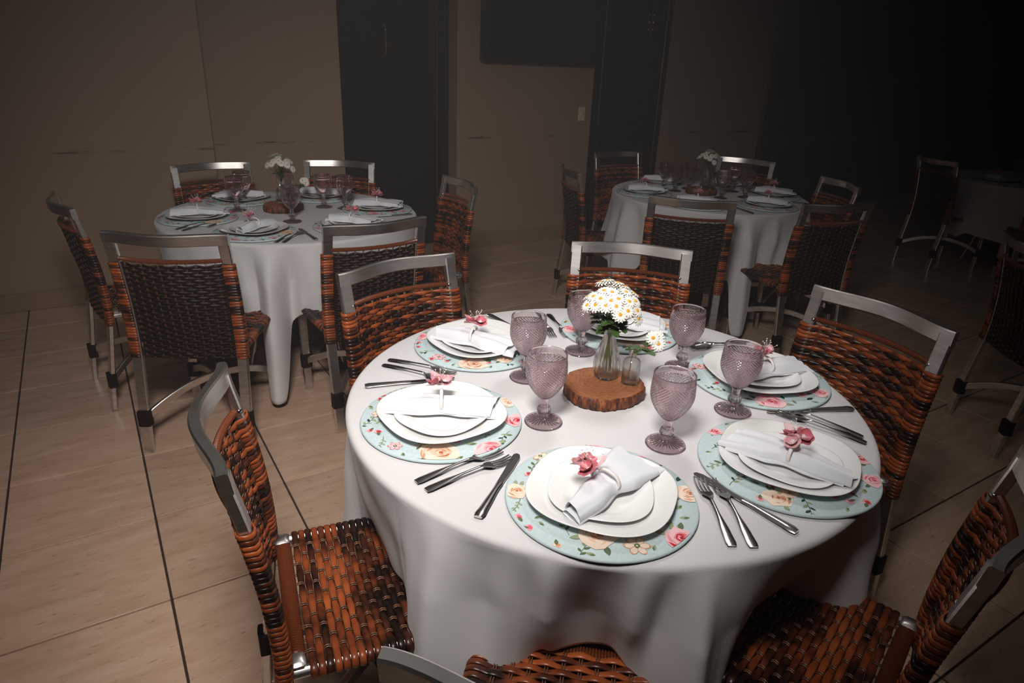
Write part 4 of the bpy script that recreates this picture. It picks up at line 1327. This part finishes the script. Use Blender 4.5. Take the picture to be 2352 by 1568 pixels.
def lay_far(T, sets, which, gobs, forks, knives, seed):
    rr_ = random.Random(seed)
    for i, (az, na, words) in enumerate(sets):
        a = math.radians(az); c_ = (T[0] + .445 * math.cos(a), T[1] + .445 * math.sin(a)); w_ = words + ' of the ' + which
        make_charger(c_, ZC, far_prints[(i + seed) % 6], 'flowered charger ' + w_, 'flowered chargers', rr_.uniform(0, 6.28))
        tag(obj('dinner_plate', PL_BIG, None, (*c_, ZP), (0, 0, rr_.uniform(0, 1.5))), 'large white plate ' + w_, 'plate', 'large white plates')
        tag(obj('side_plate', PL_SM, None, (*c_, ZP2), (0, 0, rr_.uniform(0, 1.5))), 'small white plate on a larger one ' + w_, 'plate', 'smaller white plates')
        if na is not None:
            tag(obj('napkin', NAPS[i % 3], None, (*c_, ZN), (0, 0, math.radians(na))), 'folded white napkin ' + w_, 'napkin', 'rolled napkins')
            make_ring(c_, ZN + .003, math.radians(na), 'pink flower napkin ring ' + w_, 'flowered napkin rings', (0, .012), i % 3)
    for i, (x, y, words) in enumerate(gobs):
        goblet(x, y, ZC + .0002, 'pink glass goblet ' + words + ' on the ' + which, 'pink goblets', False)
    for q, words in forks:
        place_cut('fork', *q, ZC + .0004, 'steel fork ' + words + ' on the ' + which, 'steel forks')
    for q, words in knives:
        place_cut('knife', *q, ZC + .0004, 'steel knife ' + words + ' on the ' + which, 'steel knives')


lay_far(T2, [(176, -2, 'at the left'), (-126, 45, 'at the front left'), (-66, -40, 'at the front right'), (-10, -23, 'at the right'), (54, -30, 'at the rear right'), (112, 160, 'at the rear left')], 'left rear table',
        [(.634, 3.70, 'at the left'), (.823, 3.345, 'before the wood slice'), (1.07, 3.634, 'right of the wood slice'), (1.165, 3.56, 'farthest right'), (.70, 3.85, 'at the rear left'), (.93, 3.87, 'behind the vase')],
        [((0.301, 3.3718, 0.4369, 3.45), 'at left edge, upper'), ((0.3236, 3.3353, 0.4543, 3.4136), 'at left edge, lower'), ((0.6478, 2.9682, 0.7961, 3.1233), 'at front edge, left'), ((0.6781, 2.9554, 0.8155, 3.1062), 'at front edge, right')],
        [((0.8222, 2.9447, 0.8113, 3.1637), 'at front edge'), ((1.4307, 3.2795, 1.2441, 3.2879), 'at right edge'), ((0.4384, 3.3625, 0.5886, 3.5229), 'beside the left plate')], 1)
centrepiece(T2, .86, 3.66, .5, 'left rear table', 'dark wood slice under the vase on the left rear table', False)
lay_far(T3, [(155, -19, 'at the left'), (92, -45, 'at the rear left'), (28, -106, 'at the rear right'), (-27, -41, 'at the right'), (-84, -54, 'at the front right'), (-146, -43, 'at the front')], 'right rear table',
        [(3.39, 3.33, 'at the left'), (3.42, 3.47, 'at the rear left'), (3.50, 3.02, 'at the front'), (3.68, 2.98, 'at the right'), (3.78, 3.17, 'behind the right goblet'), (3.55, 3.36, 'behind the vase')],
        [((3.05, 3.2, 3.22, 3.28), 'at left edge'), ((4.03, 2.80, 3.86, 2.86), 'at right edge')],
        [((3.2875, 2.58, 3.34, 2.78), 'at front edge'), ((3.90, 2.66, 3.78, 2.80), 'at right edge')], 3)
centrepiece(T3, 3.53, 3.20, -.6, 'right rear table', 'dark wood slice under the vase on the right rear table', False)
lay_far(T4, [(170, 40, 'at the left'), (-130, 10, 'at the front')], 'unlit far right table', [(6.70, 2.66, 'at the left')], [], [], 2)
